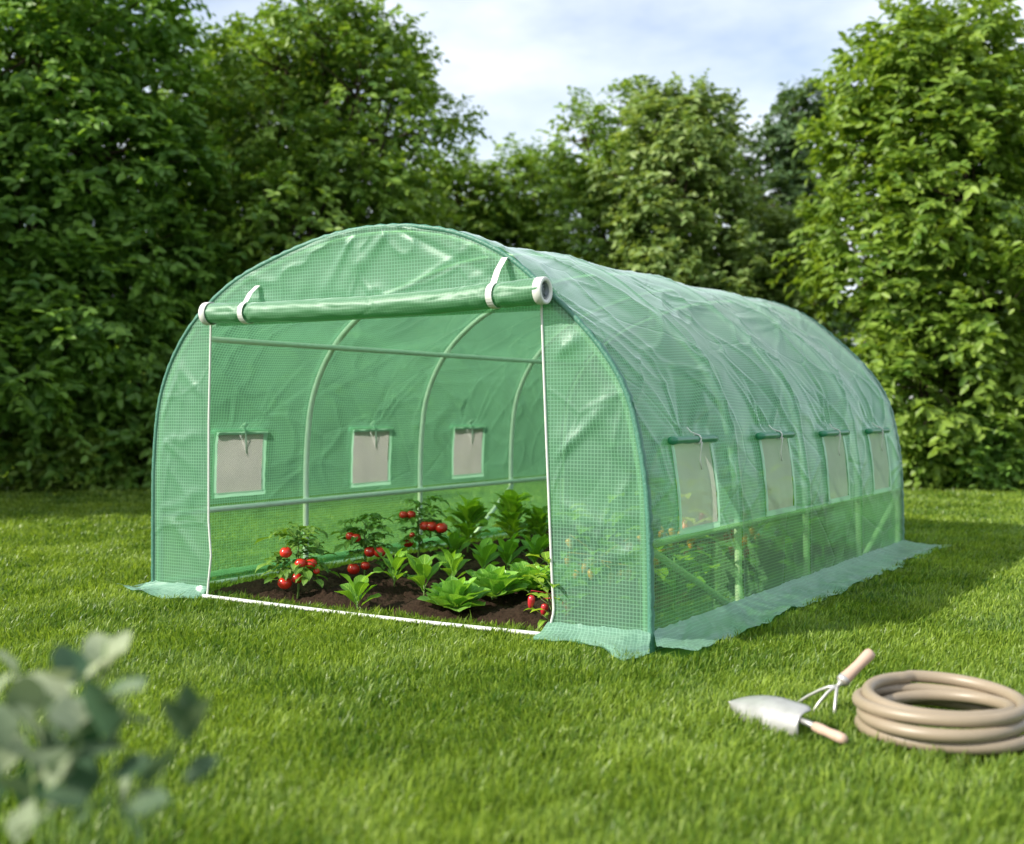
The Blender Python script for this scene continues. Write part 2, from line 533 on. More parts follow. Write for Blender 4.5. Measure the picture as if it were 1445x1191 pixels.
def ws(w, pad=0.0):
    f = sR if w[0] > 0 else sL
    a, b = float(f(w[3] - pad)), float(f(w[4] + pad))
    return min(a, b), max(a, b)


def fold(dx, dy, ang, length, width):
    """a sharp crease starting at the origin and running along ang"""
    ca, sa = math.cos(ang), math.sin(ang)
    a, p = dx * ca + dy * sa, -dx * sa + dy * ca
    w = width * (0.6 + np.clip(a, 0, length) / length * 1.6)
    env = np.clip(a / 0.04, 0, 1) * np.clip(1 - a / length, 0, 1) ** 0.8
    return np.exp(-(p / w) ** 2) * env


def cover_disp(s, v):
    """outward displacement of the cover at profile length s and bay coordinate v"""
    y = v * BAY
    roof = np.clip((np.minimum(s, S_LEN - s) - 0.35) / 0.6, 0, 1)
    fr = v - np.floor(v)
    d = -0.030 * roof * np.sin(PI * np.clip(fr, 0, 1)) ** 2 * (0.6 + 0.8 * fbm(s * 0.8, v * 1.3, 3, 2))
    # long slack ripples along the sheet and diagonal tension creases
    r1 = fbm(s * 2.0 + y * 1.0, y * 0.9 - s * 0.5, 11, 2)
    d = d + 0.014 * (0.35 + 0.65 * roof) * (r1 - 0.5)
    r2 = 1 - np.abs(2 * fbm(s * 3.1 - y * 1.7, y * 1.1 + s * 0.8, 23, 2) - 1)
    d = d + 0.012 * (0.2 + 0.8 * roof) * r2 ** 12
    r3 = 1 - np.abs(2 * fbm(s * 2.6 + y * 2.6, y * 1.6 - s * 1.2, 41, 2) - 1)
    d = d + 0.011 * (0.2 + 0.8 * roof) * r3 ** 12
    for w in WINS:
        a, b = wv(w)
        s0, s1 = ws(w)
        yc = 0.5 * (a + b) * BAY
        top = s1 if w[0] > 0 else s0
        sg = 1 if w[0] > 0 else -1
        rnd = random.Random(int(a * 1000) + (5 if sg > 0 else 9))
        for k in range(7):
            ang = PI / 2 + rnd.uniform(-1.15, 1.15)
            d = d + rnd.choice((-0.6, 1, 1)) * 0.013 * fold(y - yc - rnd.uniform(-.1, .1), sg * (s - top) - 0.01, ang, rnd.uniform(.3, .75), rnd.uniform(.010, .018))
    rnd = random.Random(5)
    for k in range(64):
        kk = rnd.randint(0, 4)
        y0, s0 = kk * BAY + rnd.uniform(-.03, .03), rnd.uniform(.5, S_LEN - .5)
        ang = rnd.uniform(-0.9, 0.9) + (PI if rnd.random() < .5 else 0)
        d = d + rnd.choice((-0.6, 1, 1)) * 0.010 * fold(y - y0, s - s0, ang, rnd.uniform(.4, .95), rnd.uniform(.009, .017))
    nearest = np.abs(v - np.round(v)) * BAY
    d = d + 0.006 * np.exp(-(nearest / 0.016) ** 2) * ((v > .3) & (v < 3.7))
    d = d * (1 - 0.6 * np.exp(-((s - S_LEN / 2) / 0.55) ** 2))
    # tidy near the ground and window edges
    low = np.clip(np.minimum(s, S_LEN - s) / 0.12, 0, 1)
    d = d * low
    for w in WINS:
        a, b = wv(w); s0, s1 = ws(w)
        ds = np.maximum(np.maximum(s0 - s, s - s1), 0); dy = np.maximum(np.maximum(a - v, v - b), 0) * BAY
        d = d * np.clip((np.hypot(ds, dy) - 0.02) / 0.06, 0.0, 1)
    return d


def surf(s, v, off=0.0):
    """point of the cover (with displacement) pushed outwards by off"""
    s, v = np.broadcast_arrays(np.asarray(s, float), np.asarray(v, float))
    p, nn = prof(s), prof_n(s)
    q = p + nn * (cover_disp(s, v) + off)[..., None]
    return np.stack([q[..., 0], Y(p[..., 0], v), q[..., 1]], -1)


GH = empty('tunnel_greenhouse', (0, 0, 0))
tag(GH, 'green translucent tunnel greenhouse with rolled-up front door standing on the lawn', 'greenhouse')

# ---- cover
us = set(np.round(np.linspace(0, S_LEN, 330), 4)); vs = set(np.round(np.linspace(0, 4, 301), 4))
for w in WINS:
    us |= set(np.round(ws(w, PAD), 4)); vs |= set(np.round(wv(w, PAD), 4))
def thin(vals, keep):
    out = []
    for q in sorted(vals):
        if out and q - out[-1] < 0.004:
            if q in keep: out[-1] = q
            continue
        out.append(q)
    return np.array(out)
keep_u = set(np.round([q for w in WINS for q in ws(w, PAD)], 4)); keep_v = set(np.round([q for w in WINS for q in wv(w, PAD)], 4))
us, vs = thin(us, keep_u), thin(vs, keep_v)
SS, VV = np.meshgrid(us, vs)
PC = surf(SS, VV)
mb = MB()
LOW = []
S_LO, S_HI = float(sR(0.488)), float(sL(0.492))
nu = len(us)
mb.v = [tuple(q) for q in PC.reshape(-1, 3)]
rects = [(ws(w, PAD), wv(w, PAD)) for w in WINS]
for i in range(len(vs) - 1):
    vm = 0.5 * (vs[i] + vs[i + 1])
    for j in range(nu - 1):
        sm = 0.5 * (us[j] + us[j + 1])
        if any(a[0] < sm < a[1] and b[0] < vm < b[1] for a, b in rects): continue
        k = (i * nu + j, i * nu + j + 1, (i + 1) * nu + j + 1, (i + 1) * nu + j)
        mb.f.append(k)
        LOW.append(1 if sm < S_LO or sm > S_HI else 0)
        mb.uv += [(us[j], vs[i] * BAY), (us[j + 1], vs[i] * BAY), (us[j + 1], vs[i + 1] * BAY), (us[j], vs[i + 1] * BAY)]
        mb.t.append(0.5)
cover = mb.build('cover', M_FILM, GH)
cover.data.materials.append(M_FILM_LOW)              # walls below the rail take the clearer, less shiny film material
cover.data.polygons.foreach_set('material_index', np.array(LOW, np.int32))

# ---- hem along the front arch and the back arch
for v, nm in ((0.0, 'hem'), (4.0, 'hem')):
    ss = np.linspace(0.0, S_LEN, 150)
    p, nn = prof(ss), prof_n(ss)
    m = MB()
    rows = []
    for dy, of in ((0.024, 0.003), (-0.008, 0.008), (-0.014, 0.0), (-0.011, -0.014), (0.004, -0.018)):
        q = p + nn * (of + 0.003 * np.sin(ss * 90)[:, None] * (of > 0))
        rows.append(np.stack([q[:, 0], Y(p[:, 0], v) + (dy if v == 0 else -dy), q[:, 1]], -1))
    m.grid(rows)
    m.build(nm, M_HEM, GH)


# ---- flat end panels
def panel(name, v, zs, xa, xb, nx, yoff, mat, amp=0.012, seed=0, creases=()):
    rows, uvs = [], []
    for z in zs:
        a, b = float(xa(z)), float(xb(z))
        x = np.linspace(a, b, nx)
        edge = np.clip(np.minimum(x - a, b - x) / 0.10, 0, 1)
        f = (fbm(x * 1.6 + z * 1.2, z * 1.4 - x * 0.4, seed, 4) - 0.5) * 2
        r = (1 - np.abs(2 * fbm(x * 2.2 + z * 1.9, z * 2.0 - x * 1.3, seed + 9, 3) - 1)) ** 8
        d = amp * (1.6 * f + 0.9 * r)
        for (x0, z0, an, ln, wd, am) in creases:
            d = d + am * fold(x - x0, z - z0, an, ln, wd)
        rows.append(np.stack([x, Y(x, v) + yoff - d * edge, np.full(nx, z)], -1))
        uvs.append(np.stack([x, np.full(nx, z)], -1))
    m = MB()
    m.grid(rows, uvs)
    return m.build(name, mat, GH)


ED_R = [(0.0, 0.992), (0.06, 1.0), (0.14, 1.022), (0.3, 1.012), (0.9, 0.985), (1.25, 0.97), (1.62, 0.955)]
ED_L = [(0.0, -1.115), (0.08, -1.105), (0.26, -1.082), (0.45, -1.10), (1.0, -1.10), (1.55, -1.085), (1.7, -1.08)]
def edR(z): return np.interp(z, [q[0] for q in ED_R], [q[1] for q in ED_R])
def edL(z): return np.interp(z, [q[0] for q in ED_L], [q[1] for q in ED_L])
panel('front_side_panel', 0, np.linspace(0.03, 1.63, 90), edR, lambda z: xR(z) - 0.004, 36, -0.006, M_FILM, 0.012, 4,
      [(1.02, .83, .75, .55, .02, .02), (1.02, 1.3, .6, .4, .02, .012), (1.45, .45, 3.5, .45, .03, .012), (1.0, .62, -.6, .4, .02, .008)])
panel('front_side_panel', 0, np.linspace(0.03, 1.645, 90), lambda z: xL(z) + 0.004, edL, 36, -0.006, M_FILM, 0.012, 14,
      [(-1.46, 1.0, 1.1, .4, .015, .013), (-1.45, .9, -.6, .35, .014, .012), (-1.12, 1.12, 2.4, .35, .015, .012), (-1.4, .45, -.8, .5, .03, .016), (-1.5, .5, .2, .35, .02, .01)])
panel('gable_panel', 0, 1.52 + (Z_TOP - 0.006 - 1.52) * (1 - (1 - np.linspace(0, 1, 46)) ** 1.6), lambda z: np.maximum(xL(z) + 0.004, -2), lambda z: xR(z) - 0.004, 120, -0.008, M_FILM, 0.010, 31,
      [(.1, 1.95, -2.4, .5, .03, .012), (.15, 1.96, -.45, 1.0, .02, -.008), (.2, 1.66, .45, .7, .012, .007), (-.1, 1.95, -2.2, .45, .02, .012)])
panel('back_panel', 4, 0.02 + (Z_TOP - 0.03) * (1 - (1 - np.linspace(0, 1, 110)) ** 1.3), lambda z: xL(z) + 0.004, lambda z: xR(z) - 0.004, 110, 0.004, M_FILM, 0.016, 51,
      [(-1.3, 1.1, .4, .8, .02, .02), (-1.2, .7, .2, .9, .02, .02), (-.9, 1.5, -.9, .8, .02, .02)])

# white piping on the door edges
for ed, off in ((edR, 0.0), (edL, 0.0)):
    m = MB()
    zz = np.linspace(0.02, 1.60, 60)
    xx = np.array([float(ed(z)) for z in zz])
    m.tube([(x, float(Y(x, 0)) - 0.010, z) for x, z in zip(xx, zz)], 0.006, 8)
    m.build('door_edge_piping', M_WHITE, GH)


# ---- ground flaps
def flap(pts_in, pts_out, n=60, seed=0, lift=0.045):
    """pts: polylines (x,y,z) along wall foot and along the loose outer edge"""
    def rs(P):
        P = np.array(P, float)
        c = np.concatenate([[0], np.cumsum(np.linalg.norm(np.diff(P, axis=0), axis=1))])
        t = np.linspace(0, c[-1], n)
        return np.stack([np.interp(t, c, P[:, k]) for k in range(3)], -1), t
    A, ta = rs(pts_in)
    B, tb = rs(pts_out)
    rows, uvs = [], []
    for k, f in enumerate(np.linspace(0, 1, 13)):
        q = A * (1 - f) + B * f
        h = (1 - f) ** 3 * 0.055
        wob = (fbm(ta * 6, f * 2.2 + seed, seed, 3) - 0.4) * lift * f
        q[:, 2] = 0.034 + h + np.maximum(wob, -0.012) + (A[:, 2] * (1 - f) + B[:, 2] * f)
        q[:, :2] += ((fbm(ta * 5 + 7, f * 2 + seed, seed + 3, 3) - 0.5) * 0.05 * f)[:, None]
        q[:, 2] += np.maximum((1 - np.abs(2 * fbm(ta * 9 + f * 3, f * 3 + ta * 2, seed + 40, 2) - 1)) ** 6 * 0.009, 0)
        rows.append(q)
        uvs.append(np.stack([ta, np.full(n, f * 0.2)], -1))
    m = MB()
    m.grid(rows, uvs)
    return m.build('ground_flap', M_FLAP, GH)


yR_, yL_ = lambda v: float(Y(1.495, v)), lambda v: float(Y(-1.535, v))
flap([(1.497, yR_(0) + .01, 0), (1.497, yR_(1), 0), (1.497, yR_(2), 0), (1.497, yR_(4), 0)],
     [(1.60, -0.12, 0), (1.72, -0.02, 0), (1.70, .25, 0), (1.755, .7, 0), (1.72, 1.2, 0), (1.755, 1.8, 0), (1.74, 2.5, 0), (1.76, 3.1, 0), (1.70, 3.45, 0), (1.76, 3.7, 0), (1.74, 4.15, 0), (1.80, 4.55, 0)], 260, 2)
flap([(0.992, float(Y(.992, 0)) - .01, 0), (1.493, yR_(0) - .01, 0)],
     [(0.955, -.225, 0), (1.08, -.185, 0), (1.2, -.165, 0), (1.3, -.19, 0), (1.42, -.26, 0), (1.53, -.31, 0), (1.56, -.13, 0)], 50, 5, 0.07)
flap([(-1.535, yL_(0) - .01, 0), (-1.115, float(Y(-1.115, 0)) - .01, 0)],
     [(-1.78, -.30, .012), (-1.60, -.32, 0), (-1.45, -.36, .012), (-1.35, -.37, 0), (-1.22, -.36, 0), (-1.12, -.22, 0)], 50, 8, 0.07)
flap([(-1.538, yL_(0) + .01, 0), (-1.538, yL_(1), 0), (-1.538, yL_(4), 0)],
     [(-1.68, yL_(0) - .02, .02), (-1.72, .3, 0), (-1.78, 1.2, 0), (-1.72, 2.4, 0), (-1.77, 3.5, 0), (-1.74, 4.35, 0)], 100, 11)

# ---- frame
def tube_part(name, pts, r, mat, n=12):
    m = MB(); m.tube(pts, r, n)
    return m.build(name, mat, GH)


for v in range(5):
    ss = np.linspace(0, S_LEN, 110)
    p, nn = prof(ss), prof_n(ss)
    q = p - nn * (0.022 + (0.012 if v in (0, 4) else 0.001))
    yy = Y(p[:, 0], v) + (0.02 if v == 0 else -0.02 if v == 4 else 0)
    tube_part('arch_tube', [(a, b, max(c, 0.01)) for a, b, c in zip(q[:, 0], yy, q[:, 1])], 0.019, M_STEEL)
    m = MB()
    for sg, xx in ((1, 1.495), (-1, -1.535)):
        pass
RAIL_Z = 0.468
tube_part('side_rail', [(1.466, yR_(v), RAIL_Z) for v in np.linspace(0.03, 3.97, 9)], 0.017, M_STEEL)
tube_part('side_rail', [(-1.478, yL_(v), RAIL_Z) for v in np.linspace(0.03, 3.97, 9)], 0.017, M_STEEL)
tube_part('roof_purlin', [(-1.215, float(Y(-1.21, v)), 1.462) for v in np.linspace(0.03, 3.97, 9)], 0.017, M_STEEL)
tube_part('brace', [(1.468, yR_(0) + .05, RAIL_Z - .03), (1.474, yR_(1) - .04, 0.04)], 0.017, M_STEEL)
tube_part('brace', [(-1.478, yL_(3) - .03, RAIL_Z - .03), (-1.478, yL_(3) - .62, 0.04)], 0.017, M_STEEL)
tube_part('brace', [(1.468, yR_(4) - .05, RAIL_Z - .03), (1.474, yR_(3) + .04, 0.04)], 0.017, M_STEEL)
tube_part('base_rail', [(1.465, yR_(v), 0.022) for v in np.linspace(0.02, 3.98, 9)], 0.017, M_STEEL)
tube_part('base_rail', [(-1.505, yL_(v), 0.022) for v in np.linspace(0.02, 3.98, 9)], 0.017, M_STEEL)
tube_part('door_threshold_bar', [(x, float(Y(x, 0)) - 0.022 + 0.006 * math.sin(x * 3), 0.032 - 0.006 * math.sin(x * 2.1 + 1)) for x in np.linspace(-1.13, 1.02, 24)], 0.0105, M_WHITE)


# ---- windows
def window(w):
    sg, y0, y1, z0, z1 = w
    a, b = wv(w); s0, s1 = ws(w)
    f = sR if sg > 0 else sL
    ssurf = lambda z, v, off: surf(float(f(z)), v, off)
    bw = 0.026
    def ring(off):
        m = MB()
        db = bw / BAY
        for (za, zb, va, vb) in ((z0 - bw, z0 + .004, a - db, b + db), (z1 - .004, z1 + bw, a - db, b + db), (z0, z1, a - db, a + .004), (z0, z1, b - .004, b + db)):
            o = off + (0.0015 if za == z0 else 0)
            P = []
            for z in np.linspace(za, zb, 3 if zb - za < .1 else 12):
                vv = np.linspace(va, vb, 3 if vb - va < .1 else 12)
                wob = (fbm(vv * 22 + z * 31, np.full_like(vv, z * 20), 7, 2) - .5) * 0.006
                P.append([ssurf(z, q, o + ww) for q, ww in zip(vv, wob)])
            m.grid(P)
        return m
    fr = ring(0.005 * sg)
    win = fr.build('window', M_BORDER, GH)
    m = MB()
    P = []
    for z in np.linspace(z0, z1, 20):
        P.append([surf(float(f(z)), q, 0.001 + 0.014 * (float(fbm(q * 7, z * 6, 77, 2)) - .5)) for q in np.linspace(a, b, 20)])
    uu, vv = np.meshgrid(np.linspace(0, y1 - y0, 20), np.linspace(0, z1 - z0, 20))
    m.grid(P, np.stack([uu, vv], -1))
    m.build('insect_net', M_NET, win)
    m = MB()
    e = (0.05 if sg > 0 else 0.012) / BAY
    pts = [surf(float(f(z1 + .012)), q, 0.024 + 0.002 * math.sin(q * 40)) for q in np.linspace(a - e, b + e, 14)]
    m.tube(pts, [0.019 + 0.0015 * math.sin(k * 1.7) for k in range(14)], 12)
    m.build('rolled_flap', M_DKROLL, win)
    mid = 0.5 * (a + b) + 0.02
    m = MB()
    c = surf(float(f(z1 + .012)), mid, 0.024)
    nz_ = np.array([sg, 0, 0.15])
    loop = [c + 0.0225 * (np.array([math.cos(t) * sg, 0, math.sin(t)])) for t in np.linspace(0, 2 * PI, 17)]
    m.tube(loop, 0.0042, 6)
    m.tube([surf(float(f(z)), mid + dv, of) for z, dv, of in ((z1 - .004, .005, .045), (z1 - .04, .012, .03), (z1 - .085, .02, .012), (z1 - .13, .03, .01))], 0.0038, 6)
    m.tube([surf(float(f(z)), mid + dv, of) for z, dv, of in ((z1 + .03, -.005, .04), (z1 + .05, -.02, .02), (z1 + .075, -.01, .012))], 0.0038, 6)
    if sg < 0:                                             # the tie also hangs inside the left wall
        m.tube([surf(float(f(z)), mid + dv, -0.014) for z, dv in ((z1 + .004, 0), (z1 - .05, .005), (z1 - .12, .012))], [0.003, 0.009, 0.004], 6)
    m.build('tie_cord', M_WHITE, win)


for w in WINS: window(w)

# ---- rolled door
A_, B_ = Vector((-1.045, -0.268, 1.586)), Vector((1.012, -0.118, 1.604))
dirv = (B_ - A_).normalized()
upv = (Vector((0, 0, 1)) - dirv * dirv.z).normalized()
sdv = dirv.cross(upv)
LEN = (B_ - A_).length
STR = [0.285 / LEN, (LEN - 0.255) / LEN]


def roll_c(t): return A_ + dirv * (LEN * t) + upv * (-0.022 * math.sin(PI * t))


rows, uvs = [], []
NR = 40
for i, t in enumerate(np.linspace(0, 1, 150)):
    pin = sum(math.exp(-((t - q) * LEN / 0.035) ** 2) for q in STR)
    r0 = 0.0545 + 0.005 * t - 0.009 * pin
    row, uv = [], []
    for k in range(NR):
        th = 2 * PI * k / NR
        near = sum(math.exp(-abs((t - q) * LEN) / 0.09) for q in STR)
        wr = 0.0035 * near * math.sin(th * 5 + 3 * math.sin(t * 60)) + 0.0055 * (float(fbm(np.array(t * 11 + th * .5), np.array(th * 1.2), 3, 3)) - .5) * 2
        r = r0 + wr
        row.append(roll_c(t) + (sdv * math.cos(th) + upv * math.sin(th)) * r)
        uv.append((th * 0.06, t * LEN))
    rows.append([tuple(q) for q in row]); uvs.append(uv)
m = MB()
m.grid(rows, uvs, close_u=True)
door = m.build('rolled_door', M_ROLL, GH)
for t, sgn in ((0.0, -1), (1.0, 1)):                       # white reinforced ends with the roll's hollow centre
    c = roll_c(t)
    M = Matrix.Translation(c) @ (dirv * sgn).to_track_quat('Z', 'Y').to_matrix().to_4x4()
    m = MB()
    m.lathe([(0.0600, -0.030), (0.0630, -0.028), (0.0630, 0.010), (0.058, 0.015), (0.046, 0.012), (0.043, 0.004), (0.041, -0.03), (0.0, -0.03)], M, 32)
    cap = m.build('roll_end_band', M_WHITE, door)
    m = MB()
    sp = []
    for k in range(70):
        a = k / 69 * 4.6 * PI
        r = 0.009 + 0.030 * k / 69
        sp.append((r * math.cos(a), r * math.sin(a)))
    m.grid([[tuple(M @ Vector((x, y, z))) for x, y in sp] for z in (-0.028, 0.008)])
    m.build('roll_spiral', M_CORE, door)
for q in STR:
    c = roll_c(q)
    m = MB()
    path = []
    top = Vector((c.x + 0.045, float(Y(c.x, 0)) - 0.02, 1.775 if q > .5 else 1.725))
    top.x = c.x + (0.012 if q > .5 else 0.02)
    R = 0.0575
    yw = float(Y(c.x, 0))
    for k in range(15):
        a = math.radians(75 - 215 * k / 14)
        path.append(c + (Vector((0, -1, 0)) * math.cos(a) + Vector((0, 0, 1)) * math.sin(a)) * R)
    path = [top, top.lerp(path[0], .5) + Vector((0, -0.012, 0))] + path
    wv_ = dirv * 0.0165
    P = [[tuple(p - wv_), tuple(p + wv_)] for p in path]
    P2 = [[tuple(p - wv_ + (p - c).normalized() * .003), tuple(p + wv_ + (p - c).normalized() * .003)] for p in path]
    loop = [[a[0], a[1], b[1], b[0]] for a, b in zip(P, P2)]
    m.grid(loop, close_u=True)
    m.build('door_strap', M_WHITE, door, smooth=False)

# ------------------------------------------------------------------ ground
me = np_mesh('lawn', [(-400, -300, 0), (400, -300, 0), (400, 500, 0), (-400, 500, 0)], Q=[(0, 1, 2, 3)], mat=M_LAWN)
lawn = link('lawn', me)
tag(lawn, kind='structure')

# soil bed inside the tunnel
nx, ny = 250, 380
gx, gy = np.linspace(-1.46, 1.46, nx), np.linspace(-.20, 4.2, ny)
GX, GY = np.meshgrid(gx, gy)
sk = -0.078 * (1.5 - GX)
inx = np.minimum(GX + 1.33 + 0.05 * (fbm(GY * 3, GX * 0, 4, 3) - .5) * 2, 1.16 + 0.06 * (fbm(GY * 3, GX * 0, 14, 3) - .5) * 2 - GX)
iny = np.minimum(GY - (sk + 0.115) - 0.05 * (fbm(GX * 4, GY * 0, 9, 3) - .5), 4.15 - GY)
ed = np.clip(np.minimum(inx, iny) / 0.16, -0.6, 1)
hz = np.where(ed > 0, 0.045 * np.sin(np.clip(ed, 0, 1) * PI / 2) + 0.005, 0.05 * ed)
row = 0.028 * np.cos((GX + 1.04) * 2 * PI / 0.575) * np.clip(ed, 0, 1)
hz = hz + row + np.clip(ed + .2, 0, 1) * (0.040 * (fbm(GX * 5, GY * 5, 61, 3) - .5) + 0.030 * (fbm(GX * 20, GY * 20, 71, 3) - .5) + 0.022 * (vnoise(GX * 55, GY * 55, 81) - .5))
V = np.stack([GX, GY, hz], -1).reshape(-1, 3)
ii = np.arange(ny - 1)[:, None] * nx + np.arange(nx - 1)[None]
Q = np.stack([ii, ii + 1, ii + nx + 1, ii + nx], -1).reshape(-1, 4)
soil = link('soil', np_mesh('soil', V, Q, mat=M_SOILMAT, smooth=True))
tag(soil, kind='structure')


def soil_z(x, y):
    i = int(np.clip(round((x - gx[0]) / (gx[1] - gx[0])), 0, nx - 1)); j = int(np.clip(round((y - gy[0]) / (gy[1] - gy[0])), 0, ny - 1))
    return float(max(hz[j, i], 0))


# grass blades
rng = np.random.default_rng(7)


def grass_points():
    out = []
    for d0, d1, dens in ((2.2, 4.2, 8800), (4.2, 6.2, 7000), (6.2, 9.0, 4200), (9.0, 13.0, 2200), (13.0, 18.0, 950), (18, 26, 250)):
        half = 0.5 * 1445 / FPX
        x1 = d1 * half + (2.6 if d1 < 10 else 1.2)
        nn = int((d1 - d0) * 2 * x1 * dens)
        D = rng.uniform(d0, d1, nn); L = rng.uniform(-x1, x1, nn)
        P = C0[None] + FWH[None] * D[:, None] + RT[None] * L[:, None]
        out.append(np.stack([P[:, 0], P[:, 1], D], -1))
    P = np.concatenate(out)
    x, y = P[:, 0], P[:, 1]
    yf = -0.078 * (1.5 - x)
    inside = (x > -1.53) & (x < 1.50) & (y > yf) & (y < 4.25)
    # keep grass in the strips around the bed
    gi = np.interp(x, gx, np.arange(nx)).round().astype(int); gj = np.interp(y, gy, np.arange(ny)).round().astype(int)
    bare = inside & (ed[gj, gi] > 0.06)
    flapz = ((x > 1.46) & (x < 1.70) & (y > -0.1) & (y < 4.5)) | ((x > -1.74) & (x < -1.5) & (y > -.26) & (y < 4.4)) \
        | ((x > 1.0) & (x < 1.52) & (y < .02) & (y > -0.14)) | ((x > -1.6) & (x < -1.13) & (y < yf + .02) & (y > yf - 0.09))
    bar = (x > -1.13) & (x < 1.02) & (np.abs(y - yf + .02) < .012)
    return P[~(bare | flapz | bar)]


GP = grass_points()
n = len(GP)
patch = fbm(GP[:, 0] * 2.2, GP[:, 1] * 2.2, 5, 3)
tuft = fbm(GP[:, 0] * 9, GP[:, 1] * 9, 15, 2)
far = np.clip((GP[:, 2] - 5) / 12, 0, 1)
h = (0.034 + 0.022 * rng.random(n)) * (0.65 + 0.75 * tuft) * (1 + 0.35 * (rng.random(n) > .965)) * (1 + .3 * far)
wd = (0.0026 + 0.0022 * rng.random(n)) * (1 + 3.2 * far) * np.clip(.72 + .28 * (GP[:, 2] - 3.2) / 2.5, .72, 1)
az = rng.uniform(0, 2 * PI, n)
lean_dir = rng.normal(0.3, 1.1, n) + 5.0 * (fbm(GP[:, 0] * 3, GP[:, 1] * 3, 33, 2) - .5)
lean = np.abs(rng.normal(0.35, 0.30, n)) + 0.1
ld = np.stack([np.cos(lean_dir), np.sin(lean_dir)], -1)
sd = np.stack([np.cos(az), np.sin(az)], -1) * wd[:, None]
base = np.stack([GP[:, 0], GP[:, 1]], -1)
gz = np.zeros(n)
V = np.zeros((n, 5, 3), np.float32)
V[:, 0, :2] = base - sd; V[:, 1, :2] = base + sd
mid = base + ld * (h * lean * 0.35)[:, None]
V[:, 2, :2] = mid + sd * .8; V[:, 3, :2] = mid - sd * .8
V[:, 2, 2] = V[:, 3, 2] = h * 0.55
V[:, 4, :2] = base + ld * (h * lean)[:, None]
V[:, 4, 2] = h * np.clip(1.05 - lean * .35, .3, 1.1)
bi = np.arange(n)[:, None] * 5
Q = bi + np.array([[0, 1, 2, 3]]); T = bi + np.array([[3, 2, 4]])
tn = np.clip(0.10 + 0.65 * rng.random(n) + 0.5 * (patch - .5) + 0.25 * (rng.random(n) > .93), 0, 1)
grass = link('grass', np_mesh('grass', V.reshape(-1, 3), Q, T, mat=M_GRASS, tint=np.concatenate([tn, tn])))
tag(grass, 'short mown green grass covering the lawn', 'grass', kind='stuff')


# ------------------------------------------------------------------ trees
def unit(a): return a / np.maximum(np.linalg.norm(a, axis=-1, keepdims=True), 1e-9)


def leaves_mesh(name, P, N, size, mat, rng, per=9, spread=0.3, aspect=0.55, tvar=0.5):
    """sprays of leaves: P twig roots, N outward direction, size leaf length"""
    k = len(P)
    d = unit(N + rng.normal(0, .45, (k, 3)) + np.array([0, 0, .12]))
    ln = spread * rng.uniform(.6, 1.3, k)
    t = (np.arange(per)[None] + rng.random((k, per))) / per
    side = unit(np.cross(d, np.array([0, 0, 1.0]) + rng.normal(0, .2, (k, 3))))
    sgn = np.where((np.arange(per)[None] % 2) == 0, 1.0, -1.0) * np.ones((k, 1))
    c = P[:, None] + d[:, None] * (ln[:, None] * t)[..., None]
    c[..., 2] -= 0.25 * ln[:, None] * t ** 2
    ldir = unit(d[:, None] * .55 + side[:, None] * sgn[..., None] * .8 + rng.normal(0, .3, (k, per, 3)) + np.array([0, 0, -.28]))
    up = unit(np.array([0, 0, .8]) + N[:, None] * .6 + rng.normal(0, .38, (k, per, 3)))
    nr = unit(up - ldir * (up * ldir).sum(-1, keepdims=True))
    wdv = np.cross(ldir, nr)
    L = size * rng.uniform(.65, 1.25, (k, per))[..., None]
    W = L * aspect * .5
    V = np.zeros((k, per, 6, 3))
    V[..., 0, :] = c
    V[..., 1, :] = c + ldir * L * .30 + wdv * W * .92 + nr * W * .25
    V[..., 2, :] = c + ldir * L * .68 + wdv * W * .75 + nr * W * .15
    V[..., 3, :] = c + ldir * L - nr * L * .10
    V[..., 4, :] = c + ldir * L * .68 - wdv * W * .75 + nr * W * .15
    V[..., 5, :] = c + ldir * L * .30 - wdv * W * .92 + nr * W * .25
    bi = (np.arange(k * per) * 6)[:, None]
    Q = np.concatenate([bi + np.array([[0, 1, 2, 3]]), bi + np.array([[0, 3, 4, 5]])])
    tw = rng.random(k)[:, None]
    tn = np.clip(.5 + tvar * (rng.random((k, per)) - .5) + tvar * (tw - .5), 0, 1).ravel()
    return np_mesh(name, V.reshape(-1, 3), Q, mat=mat, tint=np.concatenate([tn, tn]))


